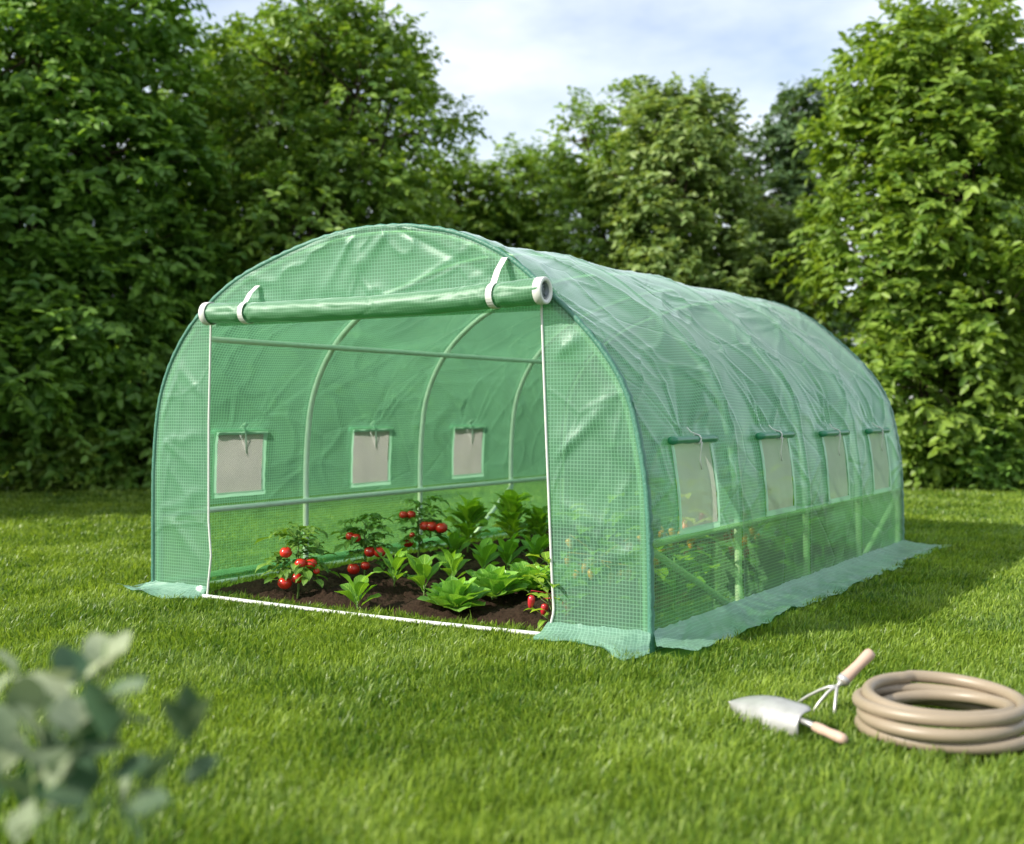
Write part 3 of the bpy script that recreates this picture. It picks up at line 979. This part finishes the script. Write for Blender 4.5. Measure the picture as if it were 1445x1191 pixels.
def make_tree(name, loc, h, R, mat, seed, n_twig, size, label, cat='tree', group=None, low=0.06, shape=0.45, nl=16, per=9, limbs=True, flat=1.0, bole=.5):
    rng = np.random.default_rng(seed)
    root = empty(name, loc)
    tag(root, label, cat, group)
    lobes = []
    for i in range(nl):
        f = (i + .5) / nl
        hh = low + (1 - low) * (f ** .85)
        prof_ = (np.sin(PI * np.clip(hh * .72 + .20, 0, 1)) ** shape)
        rr = R * prof_
        a = i * 2.39996 + rng.uniform(-.5, .5)
        lr = rr * rng.uniform(.42, .62)
        off = max(rr - lr, 0) * rng.uniform(.75, 1.12)
        lobes.append((off * math.cos(a), off * math.sin(a) * flat, min(hh * h, h - lr * .75), lr))
    lobes.append((0, 0, h * .45, R * .62)); lobes.append((0, 0, h * .7, R * .5)); lobes.append((0, 0, h * .22, R * .6))
    big = list(lobes)
    sprays = []
    for _k in range(nl * 4):                                # loose outlying sprays break the outline
        q = big[rng.integers(len(big))]
        dd = unit(rng.normal(0, 1, 3) + np.array([0, 0, .25]))
        lr = R * rng.uniform(.09, .22)
        ex = q[3] * rng.uniform(.92, 1.12)
        sprays.append((q, dd, ex))
        lobes.append((q[0] + dd[0] * ex, q[1] + dd[1] * ex, min(max(q[2] + dd[2] * ex, .2), h * 1.02), lr))
    LB = np.array(lobes)
    wts = LB[:, 3] ** 1.9; wts /= wts.sum()
    idx = rng.choice(len(LB), n_twig, p=wts)
    dv = unit(rng.normal(0, 1, (n_twig, 3)))
    rad = np.where(rng.random(n_twig) < .75, rng.uniform(.82, 1.04, n_twig), rng.uniform(.3, .85, n_twig))
    c = LB[idx]
    P = c[:, :3] + dv * (rad * c[:, 3])[:, None] * np.array([1, 1, .9])
    rough = 1 + .0 * P[:, :1]
    # drop most twigs buried inside other lobes
    dist = np.linalg.norm((P[:, None] - LB[None, :, :3]) / np.array([1, 1, .9]), axis=-1) / LB[None, :, 3]
    keep = (dist.min(1) > .70) | (rng.random(n_twig) < .34)
    # holes: irregular gaps so the sky or the dark interior shows
    hole = fbm(P[:, 0] * 1.7 + P[:, 2] * 1.1, P[:, 2] * 1.7 + P[:, 1] * 1.3, seed, 3)
    keep &= (hole > .37) & (P[:, 2] > .08)
    P, dv = P[keep], dv[keep]
    link('crown', leaves_mesh('crown', P, dv, size, mat, rng, per, spread=size * 2.6), root)
    m = MB()
    tr = max(.05, R * .055)
    m.tube([(0, 0, -.05), (.03, .02, h * .15), (-.04, .05, h * .4), (.03, 0, h * .65), (0, .02, h * .86)], [tr * 1.3, tr, tr * .8, tr * .5, tr * .15], 9)
    if limbs:
        for (x, y, z, r) in lobes[:nl]:
            z0 = max(z - r * 1.2 - .2, h * .08)
            pts = [(0, 0, z0), (x * .4, y * .4, z0 + (z - z0) * .35), (x * .85, y * .85, z), (x * 1.15, y * 1.15, z + r * .5)]
            m.tube(pts, [tr * .42, tr * .32, tr * .2, tr * .06], 6)
            for k in range(4):
                e = unit(rng.normal(0, 1, 3)) * r * .85
                m.tube([pts[2], (pts[2][0] + e[0] * .6, pts[2][1] + e[1] * .6, pts[2][2] + e[2] * .5 + .05), (pts[2][0] + e[0], pts[2][1] + e[1], pts[2][2] + e[2])], [tr * .16, tr * .1, tr * .03], 5)
        for (q, dd, ex) in sprays:
            a_ = Vector(q[:3]); b_ = a_ + Vector(tuple(dd)) * ex * 1.08
            m.tube([a_, a_.lerp(b_, .5) + Vector((0, 0, -.06)), b_], [tr * .2, tr * .13, tr * .04], 5)
    m.build('trunk', M_BARK, root)
    return root


def T(name, px, D, hw, ty, mat, seed, n, size, label, **kw):
    return make_tree(name, ground_at(px, D), rise(ty, D), hw / FPX * D, mat, seed, n, size, label, group=kw.pop('group', 'trees around the lawn'), **kw)


T('broadleaf_tree', 105, 15.7, 215, -25, M_L_DARK, 101, 15000, .145, 'tall dark green tree at the far left edge of the lawn', nl=24, shape=.32)
T('broadleaf_tree', 462, 17.2, 195, 30, M_L_MID, 102, 16500, .125, 'tall mid green tree rising behind the rolled-up door', nl=24, shape=.32)
T('broadleaf_tree', 300, 19.5, 130, 70, M_L_MID, 103, 6500, .13, 'shaded tree filling the gap between the two tall left trees', nl=14)
T('broadleaf_tree', 640, 22.5, 120, 250, M_L_MID, 104, 6000, .135, 'low dark tree left of the open sky gap', nl=12)
T('broadleaf_tree', 738, 23.0, 115, 235, M_L_MID, 105, 6000, .135, 'low dark tree right under the open patch of sky', nl=12)
T('broadleaf_tree', 850, 18.5, 110, 140, M_L_MID, 106, 6000, .12, 'slender tree with thin airy top beside the sky gap', nl=18, shape=.6)
T('broadleaf_tree', 955, 17.4, 122, 138, M_L_PALE, 107, 8500, .12, 'pale silvery green tree behind the middle of the tunnel roof', nl=18, shape=.6)
T('broadleaf_tree', 1115, 21.0, 95, 130, M_L_BLUE, 108, 5000, .14, 'distant bluish green tree peeking between two brighter trees', nl=12)
T('broadleaf_tree', 1340, 15.6, 190, 40, M_L_BRIGHT, 109, 12500, .145, 'large bright yellow-green tree at the right behind the tunnel', nl=20)
T('broadleaf_tree', 1560, 17.5, 150, 90, M_L_MID, 110, 3500, .17, 'mid green tree outermost on the right behind the bright tree', nl=14)
T('broadleaf_tree', -190, 14.0, 170, 40, M_L_DARK, 111, 4000, .18, 'dark tree outermost on the left beyond the tall dark tree', nl=14)
T('broadleaf_tree', -520, 11.0, 235, -20, M_L_DARK, 113, 4500, .18, 'dark tree standing nearer on the left side throwing shade on the lawn', nl=14)
T('broadleaf_tree', 1085, 18.0, 80, 300, M_L_PALE, 112, 3600, .15, 'short pale bushy tree between the silvery and the bright tree', nl=10)
T('shrub', 95, 14.9, 78, 560, M_L_BRIGHT, 121, 1500, .11, 'sunlit yellow-green shrub at the foot of the dark left tree', cat='shrub', nl=9, group='shrubs at the lawn edge', limbs=False)
T('shrub', 215, 15.6, 75, 575, M_L_MID, 122, 1400, .11, 'rounded mid green shrub just left of the tunnel wall', cat='shrub', nl=9, group='shrubs at the lawn edge', limbs=False)
T('shrub', 1370, 15.2, 80, 590, M_L_DARK, 123, 1400, .11, 'dark low shrub under the bright right tree', cat='shrub', nl=9, group='shrubs at the lawn edge', limbs=False)


def hedge():
    rng = np.random.default_rng(55)
    a, b = np.array(ground_at(-250, 26)), np.array(ground_at(1750, 26))
    L = np.linalg.norm(b - a); ux = (b - a) / L
    nrm = -FWH
    k = 9000
    u = rng.uniform(0, L, k)
    H = 3.0 + 1.0 * (fbm(u * .5, u * 0, 3, 3) - .5) * 2
    side = rng.random(k) < .7
    z = np.where(side, rng.uniform(.1, 1, k) * H, H * rng.uniform(.93, 1.03, k))
    y = np.where(side, .75 + .3 * (fbm(u * .9, z * .9, 8, 3) - .5), rng.uniform(-.8, .8, k))
    P = a + ux[None] * u[:, None] + nrm[None] * y[:, None]
    P[:, 2] = z
    N = np.where(side[:, None], nrm[None], np.array([0, 0, 1.0])[None])
    o = link('hedge', leaves_mesh('hedge', P, N, .18, M_L_DARK, rng, 9, .4))
    tag(o, 'long dark clipped hedge closing the garden behind the trees', 'hedge')


hedge()


# ------------------------------------------------------------------ vegetables
def leaf(m, base, az, el, length, width, droop, tint=.5, fold_=.25, pet=.18, n=9, wav=.08, twist=0.0, rnd=random, blunt=.75, wscale=1.0):
    p = Vector(base)
    rows, uvs = [], []
    step = length / (n - 1)
    sdx = Vector((-math.sin(az), math.cos(az), 0))
    ph = rnd.uniform(0, 6.28)
    for i in range(n):
        t = i / (n - 1)
        e = el - droop * t ** 1.3
        d = Vector((math.cos(az) * math.cos(e), math.sin(az) * math.cos(e), math.sin(e)))
        up = sdx.cross(d) * -1
        if t < pet: w = width * .06
        else:
            q = (t - pet) / (1 - pet)
            w = width * max(.02, math.sin(PI * q ** blunt) ** .75) * .5 if q < 1 else width * .02
        sv = (sdx * math.cos(twist * t) + up * math.sin(twist * t))
        nrm = d.cross(sv)
        if nrm.z < 0 and e < PI / 2: nrm = -nrm
        row = []
        for j, u in enumerate((-1, -.55, 0, .55, 1)):
            lift = abs(u) ** 1.3 * fold_ * w + wav * w * math.sin(t * 14 + ph + u * 2) * abs(u)
            row.append(tuple(p + sv * (u * w) + nrm * lift))
        rows.append(row)
        uvs.append([(k / 4, t) for k in range(5)])
        p = p + d * step
    m.grid(rows, uvs, tint=tint)
    return p


def leafy_plant(loc, h, seed, label, group, n=9, width=.45, name='leafy_vegetable', mat=M_VEG, spread=1.0):
    rnd = random.Random(seed)
    root = empty(name, loc)
    tag(root, label, 'vegetable plant', group)
    m = MB()
    for i in range(n):
        f = i / (n - 1)                                    # outer low leaves to inner upright ones
        az = i * 2.4 + rnd.uniform(-.4, .4)
        el = math.radians(42 + 42 * f + rnd.uniform(-8, 8))
        L = h * spread ** 1.6 * (.80 if spread == 1 else .95) * (.72 + .40 * (1 - abs(f - .55))) * rnd.uniform(.85, 1.1)
        z0 = h * (.14 + (.34 if spread == 1 else .55) * f)
        leaf(m, (0.004 * math.cos(az), 0.004 * math.sin(az), z0), az, el, L, L * width * rnd.uniform(.9, 1.15), rnd.uniform(.5, 1.15) * (1 if spread == 1 else 1.5), rnd.uniform(.15, .85), .28, .16, 12, .12, rnd.uniform(-.4, .4), rnd, blunt=1.25)
    m.build('foliage', mat, root)
    m = MB()
    m.tube([(0, 0, -.02), (.002, .001, h * .15), (0, 0.002, h * .42)], [h * .022, h * .02, h * .012], 7)
    m.build('stem', M_STEM, root)
    return root


def lettuce(loc, r, seed, label):
    rnd = random.Random(seed)
    root = empty('lettuce', loc)
    tag(root, label, 'lettuce', 'lettuces near the door')
    m = MB()
    for ring, (cnt, el, L, dr) in enumerate(((8, 14, 1.0, -.15), (8, 36, .95, .10), (7, 56, .86, .25), (5, 74, .72, .3))):
        for i in range(cnt):
            az = 2 * PI * i / cnt + ring * .45 + rnd.uniform(-.15, .15)
            leaf(m, (.012 * math.cos(az), .012 * math.sin(az), .012 + .008 * ring), az, math.radians(el + rnd.uniform(-6, 6)), r * L * rnd.uniform(.9, 1.1), r * L * .70, dr + rnd.uniform(-.2, .4), rnd.uniform(.3, .9) + .1 * ring * .3, .30, .06, 12, .10, rnd.uniform(-.2, .2), rnd, blunt=1.2)
    m.build('leaf_rosette', M_LETT, root)
    m = MB()
    m.lathe([(.0, -.02), (.016, -.02), (.018, .01), (.012, .03), (0, .034)], None, 10)
    m.build('stem', M_STEM, root)
    return root


def fruit_mb(c, r, squash=.86, rnd=random):
    m = MB()
    prof_ = []
    for k in range(13):
        a = -PI / 2 + PI * k / 12
        rr = r * math.cos(a)
        zz = r * squash * math.sin(a)
        if k > 10: zz -= r * .10 * (k - 10) / 2
        prof_.append((max(rr, 0.0003), zz))
    m.lathe(prof_, Matrix.Translation(c) @ Matrix.Rotation(rnd.uniform(-.3, .3), 4, 'X'), 18)
    return m


def tomato_plant(loc, h, seed, label, fruits):
    """fruits: list of (side offset along picture, height, radius)"""
    rnd = random.Random(seed)
    root = empty('tomato_plant', loc)
    tag(root, label, 'tomato plant', 'fruiting tomato plants')
    st, fo = MB(), MB()
    main = [Vector((0, 0, -.02)), Vector((.006, .004, h * .3)), Vector((-.004, .006, h * .62)), Vector((.008, 0, h * .9))]
    st.tube(main, [h * .017, h * .015, h * .012, h * .007], 8)
    def at(t):
        f = t * 3; i = min(int(f), 2)
        return main[i].lerp(main[i + 1], f - i)
    for i in range(17):
        t = .30 + .70 * (i / 16) ** .8
        b = at(t)
        az = i * 2.4 + rnd.uniform(-.4, .4)
        L = h * rnd.uniform(.36, .52) * (1.05 - .30 * t)
        el = rnd.uniform(.35, .95) if t < .9 else rnd.uniform(.8, 1.3)
        pts = [b]
        p = b.copy()
        for k in range(6):
            e = el - 1.5 * (k / 5) ** 1.2
            p = p + Vector((math.cos(az) * math.cos(e), math.sin(az) * math.cos(e), math.sin(e))) * (L / 6)
            pts.append(p.copy())
        st.tube(pts, [h * .007 * (1 - .12 * k) for k in range(7)], 5)
        for k in range(2, 7):
            for sg in ((-1, 1) if k < 6 else (0,)):
                la = az + sg * rnd.uniform(.7, 1.2)
                ls = L * rnd.uniform(.40, .55) * (1 + .25 * t) * (1.15 if sg == 0 else .9)
                leaf(fo, pts[k], la, rnd.uniform(-.25, .45), ls, ls * .52, rnd.uniform(.6, 1.5), rnd.uniform(.1, .95), .3, .1, 7, .16, rnd.uniform(-.5, .5), rnd, blunt=.7)
    st.build('stem', M_STEM, root)
    fo.build('foliage', M_TOML, root)
    for (u, z, r) in fruits:
        c = Vector((RT[0] * u, RT[1] * u, z)) + Vector(tuple(-FWH)) * rnd.uniform(.06, .11)
        r *= 1.12
        t = fruit_mb(c, r, .88, rnd).build('tomato', M_TOM, root)
        m = MB()
        top = c + Vector((0, 0, r * .78))
        for k in range(5):
            a = 2 * PI * k / 5 + rnd.random()
            leaf(m, top, a, .25, r * .75, r * .22, .9, .5, .1, .0, 5, .05, 0, rnd)
        tgt = at(min(.95, (z + .05) / h))
        m.tube([top, top + Vector((0, 0, r * .5)), (top + tgt) * .5 + Vector((0, 0, .015)), tgt], r * .08, 5)
        m.build('calyx', M_TOML, t)
    return root


def pepper_plant(loc, h, seed, label, mat, nfruit, long=True, tm=M_PEPL):
    rnd = random.Random(seed)
    root = empty('pepper_plant', loc)
    tag(root, label, 'pepper plant', 'pepper plants beside the right wall')
    m, st = MB(), MB()
    st.tube([(0, 0, -.02), (.004, 0, h * .4), (0, .004, h * .85)], [h * .02, h * .016, h * .008], 7)
    for i in range(34):
        z = h * (.15 + .8 * i / 23)
        az = i * 2.4 + rnd.uniform(-.4, .4)
        L = h * rnd.uniform(.34, .5)
        b = (0, 0, z)
        e = rnd.uniform(.1, .8)
        q = Vector((math.cos(az) * L * .5, math.sin(az) * L * .5, z + L * .35))
        st.tube([b, q], [h * .008, h * .004], 5)
        leaf(m, q, az + rnd.uniform(-.5, .5), e, L * .8, L * .40, rnd.uniform(.6, 1.5), rnd.uniform(.3, 1), .3, .12, 8, .12, rnd.uniform(-.4, .4), rnd)
    m.build('foliage', tm, root)
    st.build('stem', M_STEM, root)
    for k in range(nfruit):
        az = rnd.uniform(0, 2 * PI) if k else -2.2
        rr = h * rnd.uniform(.22, .42)
        z = h * (rnd.uniform(.28, .75) if h < .3 else rnd.uniform(.5, .98))
        f = MB()
        c = Vector((math.cos(az) * rr, math.sin(az) * rr, z))
        L = .034 if long else .030
        f.lathe([(.0005, -L), (.008, -L * .85), (.014, -L * .4), (.017, L * .2), (.016, L * .6), (.008, L * .85), (.0005, L * .8)],
                Matrix.Translation(c) @ Matrix.Rotation(rnd.uniform(-.5, .5), 4, 'X') @ Matrix.Rotation(rnd.uniform(-.5, .5), 4, 'Y'), 12)
        f.tube([c + Vector((0, 0, L * .8)), c + Vector((0, 0, L * 1.5)), Vector((0, 0, min(z + .06, h * .8)))], .0018, 5)
        f.build('pepper', mat, root)
    return root


def on_soil(x, y, dz=-.004): return (x, y, soil_z(x, y) + dz)


def pix_ground(px, py, z=0.0):
    d = FW + RT * (px - PPX) / FPX - np.array([-math.sin(PITCH) * math.sin(YAW), -math.sin(PITCH) * math.cos(YAW), math.cos(PITCH)]) * (py - PPY) / FPX
    t = (z - C0[2]) / d[2]
    return Vector(tuple(C0 + d * t))


def bed(px, py):
    """spot on the soil bed seen at picture position px, py"""
    z = 0.0
    for _ in range(8):
        q = pix_ground(px, py, z)
        z = soil_z(q.x, q.y)
    return (q.x, q.y, z - .004)


tomato_plant(bed(420, 829), .40, 1, 'bushy tomato plant with hanging red fruits nearest the open doorway',
             [(-.045, .275, .031), (.035, .215, .030), (.088, .212, .029), (.118, .17, .017), (-.055, .105, .035), (.012, .132, .029)])
tomato_plant(bed(514, 812), .40, 2, 'tomato plant with five red fruits, middle one of the tomato row',
             [(-.075, .29, .026), (-.035, .285, .026), (.045, .20, .032), (.105, .20, .033), (-.05, .10, .034), (.02, .12, .026)])
tomato_plant(bed(590, 797), .42, 3, 'tallest tomato plant, deepest in the tunnel of the red fruited row',
             [(-.09, .33, .026), (-.04, .33, .028), (.05, .255, .033), (.095, .255, .033), (.16, .245, .036), (-.06, .15, .034), (-.03, .20, .018)])
ROW = 'young leafy plants in the middle row'
names = ['first', 'second', 'third', 'fourth', 'fifth', 'sixth', 'seventh']
for i, (px, py, h) in enumerate(((504, 846, .205), (556, 838, .195), (598, 829, .235), (638, 822, .205), (682, 811, .21), (716, 802, .235), (755, 793, .24))):
    leafy_plant(bed(px, py), h, 20 + i, '%s leafy green seedling of the middle row, counted from the doorway' % names[i], ROW, 9)
BK = 'taller leafy plants at the back left'
leafy_plant(bed(660, 781), .34, 40, 'tall broad-leaved plant right behind the last tomato plant', BK, 30, .50, spread=.75, mat=M_PEPL)
leafy_plant(bed(722, 768), .37, 41, 'tallest broad-leaved plant near the rear arch of the tunnel', BK, 32, .50, spread=.75, mat=M_PEPL)
leafy_plant(bed(762, 768), .30, 42, 'broad-leaved plant at the back beside the door panel edge', BK, 26, .50, spread=.75, mat=M_PEPL)
leafy_plant(bed(640, 790), .22, 43, 'dense leafy plant filling the gap between tomatoes and seedlings', BK, 12, .40)
lettuce(bed(641, 857), .20, 60, 'open green lettuce nearest the doorway')
lettuce(bed(697, 843), .20, 61, 'upright lettuce just behind the nearest lettuce')
lettuce(bed(748, 833), .20, 62, 'lettuce third from the doorway, half beside the door panel')
lettuce(bed(800, 820), .20, 63, 'lettuce deepest in its row, mostly behind the door panel')
pepper_plant(bed(779, 876), .26, 70, 'small plant with long red peppers peeking out at the door panel edge', M_PEP, 4)
pepper_plant(on_soil(1.02, .40), .40, 71, 'pepper plant with orange fruits blurred behind the front door panel', M_ORANGE, 9, False)
pepper_plant(on_soil(1.20, .85), .46, 72, 'pepper plant with orange fruits behind the first right window bay', M_ORANGE, 11, False)
pepper_plant(on_soil(1.18, 1.45), .48, 73, 'pepper plant with red fruits behind the second right wall bay', M_PEP, 10)
pepper_plant(on_soil(1.18, 2.05), .48, 74, 'pepper plant with orange fruits between second and third right arches', M_ORANGE, 10, False)
leafy_plant(on_soil(.85, 1.15), .42, 75, 'leafy plant inside the right wall in front of the first bay', 'leafy plants along the right wall', 13, .4)
leafy_plant(on_soil(1.15, 2.7), .42, 76, 'leafy plant inside the right wall in the third bay', 'leafy plants along the right wall', 13, .4)
leafy_plant(on_soil(1.15, 3.4), .40, 77, 'leafy plant inside the right wall in the rear bay', 'leafy plants along the right wall', 13, .4)


# ------------------------------------------------------------------ tools
def trowel():
    tip, end = pix_ground(1030, 992, .045), pix_ground(1136, 1020, .06)
    ax = (end - tip); BL = ax.length; ax.normalize()
    side = Vector((0, 0, 1)).cross(ax).normalized()
    nrm = ax.cross(side).normalized()
    if nrm.z < 0: nrm = -nrm
    toward = Vector(tuple(-FWH))
    # the back of the blade leans towards the camera
    ang = math.radians(50)
    if side.dot(toward) < 0: side = -side
    s2 = side * math.cos(ang) - nrm * math.sin(ang)
    n2 = nrm * math.cos(ang) + side * math.sin(ang)
    root = empty('hand_trowel', (end.x, end.y, 0))
    tag(root, 'steel hand trowel with wooden handle lying in the grass', 'trowel')
    inv = Matrix.Translation(-Vector((end.x, end.y, 0)))
    m = MB()
    rows = []
    for t in np.linspace(0, 1, 26):
        w = .066 * (max(1e-3, math.sin(min(t / .62, 1) * PI / 2)) ** .6) * (1 - .10 * max(0, t - .6) / .4)
        if t > .93: w *= 1 - .22 * ((t - .93) / .07) ** 2
        row = []
        for u in np.linspace(-1, 1, 15):
            hgt = .030 * (1 - abs(u) ** 2.0) * (.35 + .65 * min(1, t * 2)) + .018 * (1 - t) ** 2 * 0
            row.append(inv @ (tip + ax * (t * BL) + s2 * (u * w) + n2 * hgt))
        rows.append([tuple(q) for q in row])
    m.grid(rows)
    b = m.build('blade', M_TOOL, root)
    so = b.modifiers.new('thickness', 'SOLIDIFY'); so.thickness = .0022
    m = MB()
    p0 = inv @ (end + n2 * .022 - ax * .03)
    hd = (pix_ground(1230, 1062, .035) - end).normalized()
    p1 = inv @ (end + hd * .03 + n2 * .012)
    p2 = inv @ (end + hd * .055 + n2 * .006)
    m.tube([p0, p1, p2], [.009, .009, .011], 12)
    m.build('tang', M_TOOL, root)
    m = MB()
    rel = inv @ (end + hd * .045 + n2 * .008)
    m.lathe([(0, 0), (.013, .0), (.015, .004), (.0165, .03), (.0145, .06), (.017, .095), (.0165, .12), (.011, .13), (0, .132)],
            Matrix.Translation(rel) @ hd.to_track_quat('Z', 'Y').to_matrix().to_4x4(), 20)
    m.build('handle', M_WOOD, root)


def along(px, py, D):
    """point on the sight line of pixel (px,py) at depth D"""
    q = C0 + FWH * D + RT * (px - PPX) / FPX * D
    return Vector((float(q[0]), float(q[1]), float(rise(py, D))))


def fork():
    Df = 3.93
    neck, top = along(1187, 962, Df), along(1222, 927, Df + .03)
    tips = [along(1127, 990, Df + .10), along(1149, 1000, Df - .02), along(1177, 1004, Df - .06)]
    for t in tips: t.z = max(t.z, .0)
    g = Vector((neck.x, neck.y, 0))
    root = empty('hand_cultivator', g)
    tag(root, 'three-pronged hand cultivator with pale wooden handle stuck in the grass', 'hand cultivator')
    inv = Matrix.Translation(-g)
    ax = (top - neck).normalized()
    m = MB()
    L = (top - neck).length + .03
    m.lathe([(0, 0), (.020, 0), (.0225, .004), (.0225, .02), (.020, .05), (.0185, L * .55), (.0205, L * .8), (.021, L * .9), (.017, L * .98), (.007, L), (0, L)],
            Matrix.Translation(inv @ neck) @ ax.to_track_quat('Z', 'Y').to_matrix().to_4x4(), 22)
    m.build('handle', M_WOOD, root)
    m = MB()
    m.lathe([(0, -.03), (.006, -.03), (.008, -.012), (.0185, -.001), (.0238, .004), (.0238, .018), (.0226, .019)],
            Matrix.Translation(inv @ neck) @ ax.to_track_quat('Z', 'Y').to_matrix().to_4x4(), 22)
    m.build('ferrule', M_TOOL, root)
    st = neck - ax * .022
    for t in tips:
        m = MB()
        mid = st.lerp(t, .45) + Vector((0, 0, .012))
        low = t + (t - st).normalized() * .012
        pts = [st, st.lerp(mid, .5) + Vector((0, 0, .004)), mid, mid.lerp(t, .6) + Vector((0, 0, .003)), t, low - Vector((0, 0, .015))]
        m.tube([inv @ p for p in pts], [.0062, .0062, .0058, .0056, .0058, .003], 10)
        m.build('tine', M_TOOL, root)


def hose():
    c = pix_ground(1329, 1042, .0)
    root = empty('garden_hose', (c.x, c.y, 0))
    tag(root, 'beige garden hose coiled in a ring on the grass', 'hose')
    rnd = random.Random(3)
    r = .0205
    pts = []
    segs = []
    R0 = .248
    for k in range(72 * 3 + 1):                            # three stacked turns
        a = 2 * PI * k / 72 + 2.2
        lay = k / 72
        R = R0 + .009 * math.sin(a * 1.0 + lay * 2.1) + .006 * math.sin(a * 2 + lay * 3.3) + .006 * math.sin(lay * 2)
        z = r + .005 + lay * r * 1.86
        pts.append((R * math.cos(a), R * math.sin(a), z))
    n0 = len(pts)
    for k in range(1, 72 + 50):                            # the last turn winds inside the ring and drops down
        a = 2 * PI * k / 72 + 2.2
        f = min(1, k / 26); f = f * f * (3 - 2 * f)
        R = R0 - f * r * 2.1 + .004 * math.sin(a * 2)
        z = r + .005 + 3 * r * 1.86 - f * r * .9 - max(0, (k - 40) / 82) ** 1.0 * r * 4.5
        pts.append((R * math.cos(a), R * math.sin(a), max(z, r + .004)))
    last = pts[-1]; prev = pts[-2]
    m = MB()
    m.tube(pts, r, 16)
    m.build('hose_coil', M_HOSE, root)
    d = (Vector(last) - Vector(prev)).normalized()
    m = MB()
    m.lathe([(0, -.01), (.024, -.01), (.0255, 0), (.0255, .03), (.02, .034), (.02, .055), (.016, .058), (0, .058)], Matrix.Translation(Vector(last)) @ d.to_track_quat('Z', 'Y').to_matrix().to_4x4(), 18)
    m.build('coupling', M_BRASS, root)


trowel(); fork(); hose()


# ------------------------------------------------------------------ near plant, out of focus
def near_plant():
    D = 1.78
    g = ground_at(95, D)
    root = empty('sage_plant', g)
    tag(root, 'grey-green broad-leaved plant blurred in the near left corner', 'plant')
    rnd = random.Random(8)
    G = Vector(g)
    fo, st = MB(), MB()
    def spray(px, py, D2, size, az, el, tint, n=1):
        pass
    stems = [(150, 905, 2.15), (60, 965, 2.05), (180, 960, 2.1), (115, 985, 2.0), (25, 930, 2.2), (268, 990, 2.0), (210, 1060, 1.95), (70, 1080, 1.9)]
    for (px, py, d2) in stems:
        tip = along(px, py, d2 * .84) - G
        st.tube([(rnd.uniform(-.03, .03), rnd.uniform(-.03, .03), -.02), (tip.x * .5, tip.y * .5, tip.z * .55), tuple(tip)], [.005, .004, .002], 6)
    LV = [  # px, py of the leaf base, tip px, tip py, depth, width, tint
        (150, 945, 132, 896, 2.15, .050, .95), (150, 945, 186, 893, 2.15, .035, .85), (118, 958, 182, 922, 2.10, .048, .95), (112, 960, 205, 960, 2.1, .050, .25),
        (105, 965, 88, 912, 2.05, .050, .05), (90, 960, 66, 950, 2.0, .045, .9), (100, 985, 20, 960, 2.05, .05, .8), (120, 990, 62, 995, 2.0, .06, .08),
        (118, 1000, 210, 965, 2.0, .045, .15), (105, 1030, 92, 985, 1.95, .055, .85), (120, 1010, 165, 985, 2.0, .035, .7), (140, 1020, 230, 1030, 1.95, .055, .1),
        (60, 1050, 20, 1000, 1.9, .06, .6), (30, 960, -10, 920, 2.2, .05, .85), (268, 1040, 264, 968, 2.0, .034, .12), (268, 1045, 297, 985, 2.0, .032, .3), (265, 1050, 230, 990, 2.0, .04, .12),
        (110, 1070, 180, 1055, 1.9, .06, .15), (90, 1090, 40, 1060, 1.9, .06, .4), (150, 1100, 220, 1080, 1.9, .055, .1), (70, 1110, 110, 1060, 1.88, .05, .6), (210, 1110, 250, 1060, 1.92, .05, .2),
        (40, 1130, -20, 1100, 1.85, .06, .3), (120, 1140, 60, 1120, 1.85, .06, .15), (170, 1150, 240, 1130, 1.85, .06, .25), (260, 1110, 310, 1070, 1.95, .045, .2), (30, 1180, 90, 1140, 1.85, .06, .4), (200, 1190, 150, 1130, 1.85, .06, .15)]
    for k in range(30):
        bx, by = rnd.uniform(-30, 175), rnd.uniform(985, 1190)
        an, ln = rnd.uniform(-2.9, -.2), rnd.uniform(55, 95)
        LV.append((bx, by, bx + ln * math.cos(an), by + ln * math.sin(an), rnd.uniform(1.85, 2.2), rnd.uniform(.04, .055), rnd.choice((.05, .1, .2, .35, .6, .8))))
    for (bx, by, tx, ty, d2, w, tint) in LV:
        d2 *= .84; w *= .98
        b, t = along(bx, by, d2) - G, along(tx, ty, d2 + rnd.uniform(-.06, .06)) - G
        v = t - b
        az = math.atan2(v.y, v.x); el = math.asin(max(-1, min(1, v.z / v.length)))
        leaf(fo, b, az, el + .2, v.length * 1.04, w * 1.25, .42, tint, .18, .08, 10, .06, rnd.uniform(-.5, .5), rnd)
    fo.build('foliage', M_SAGE, root)
    st.build('stem', M_STEM, root)


near_plant()
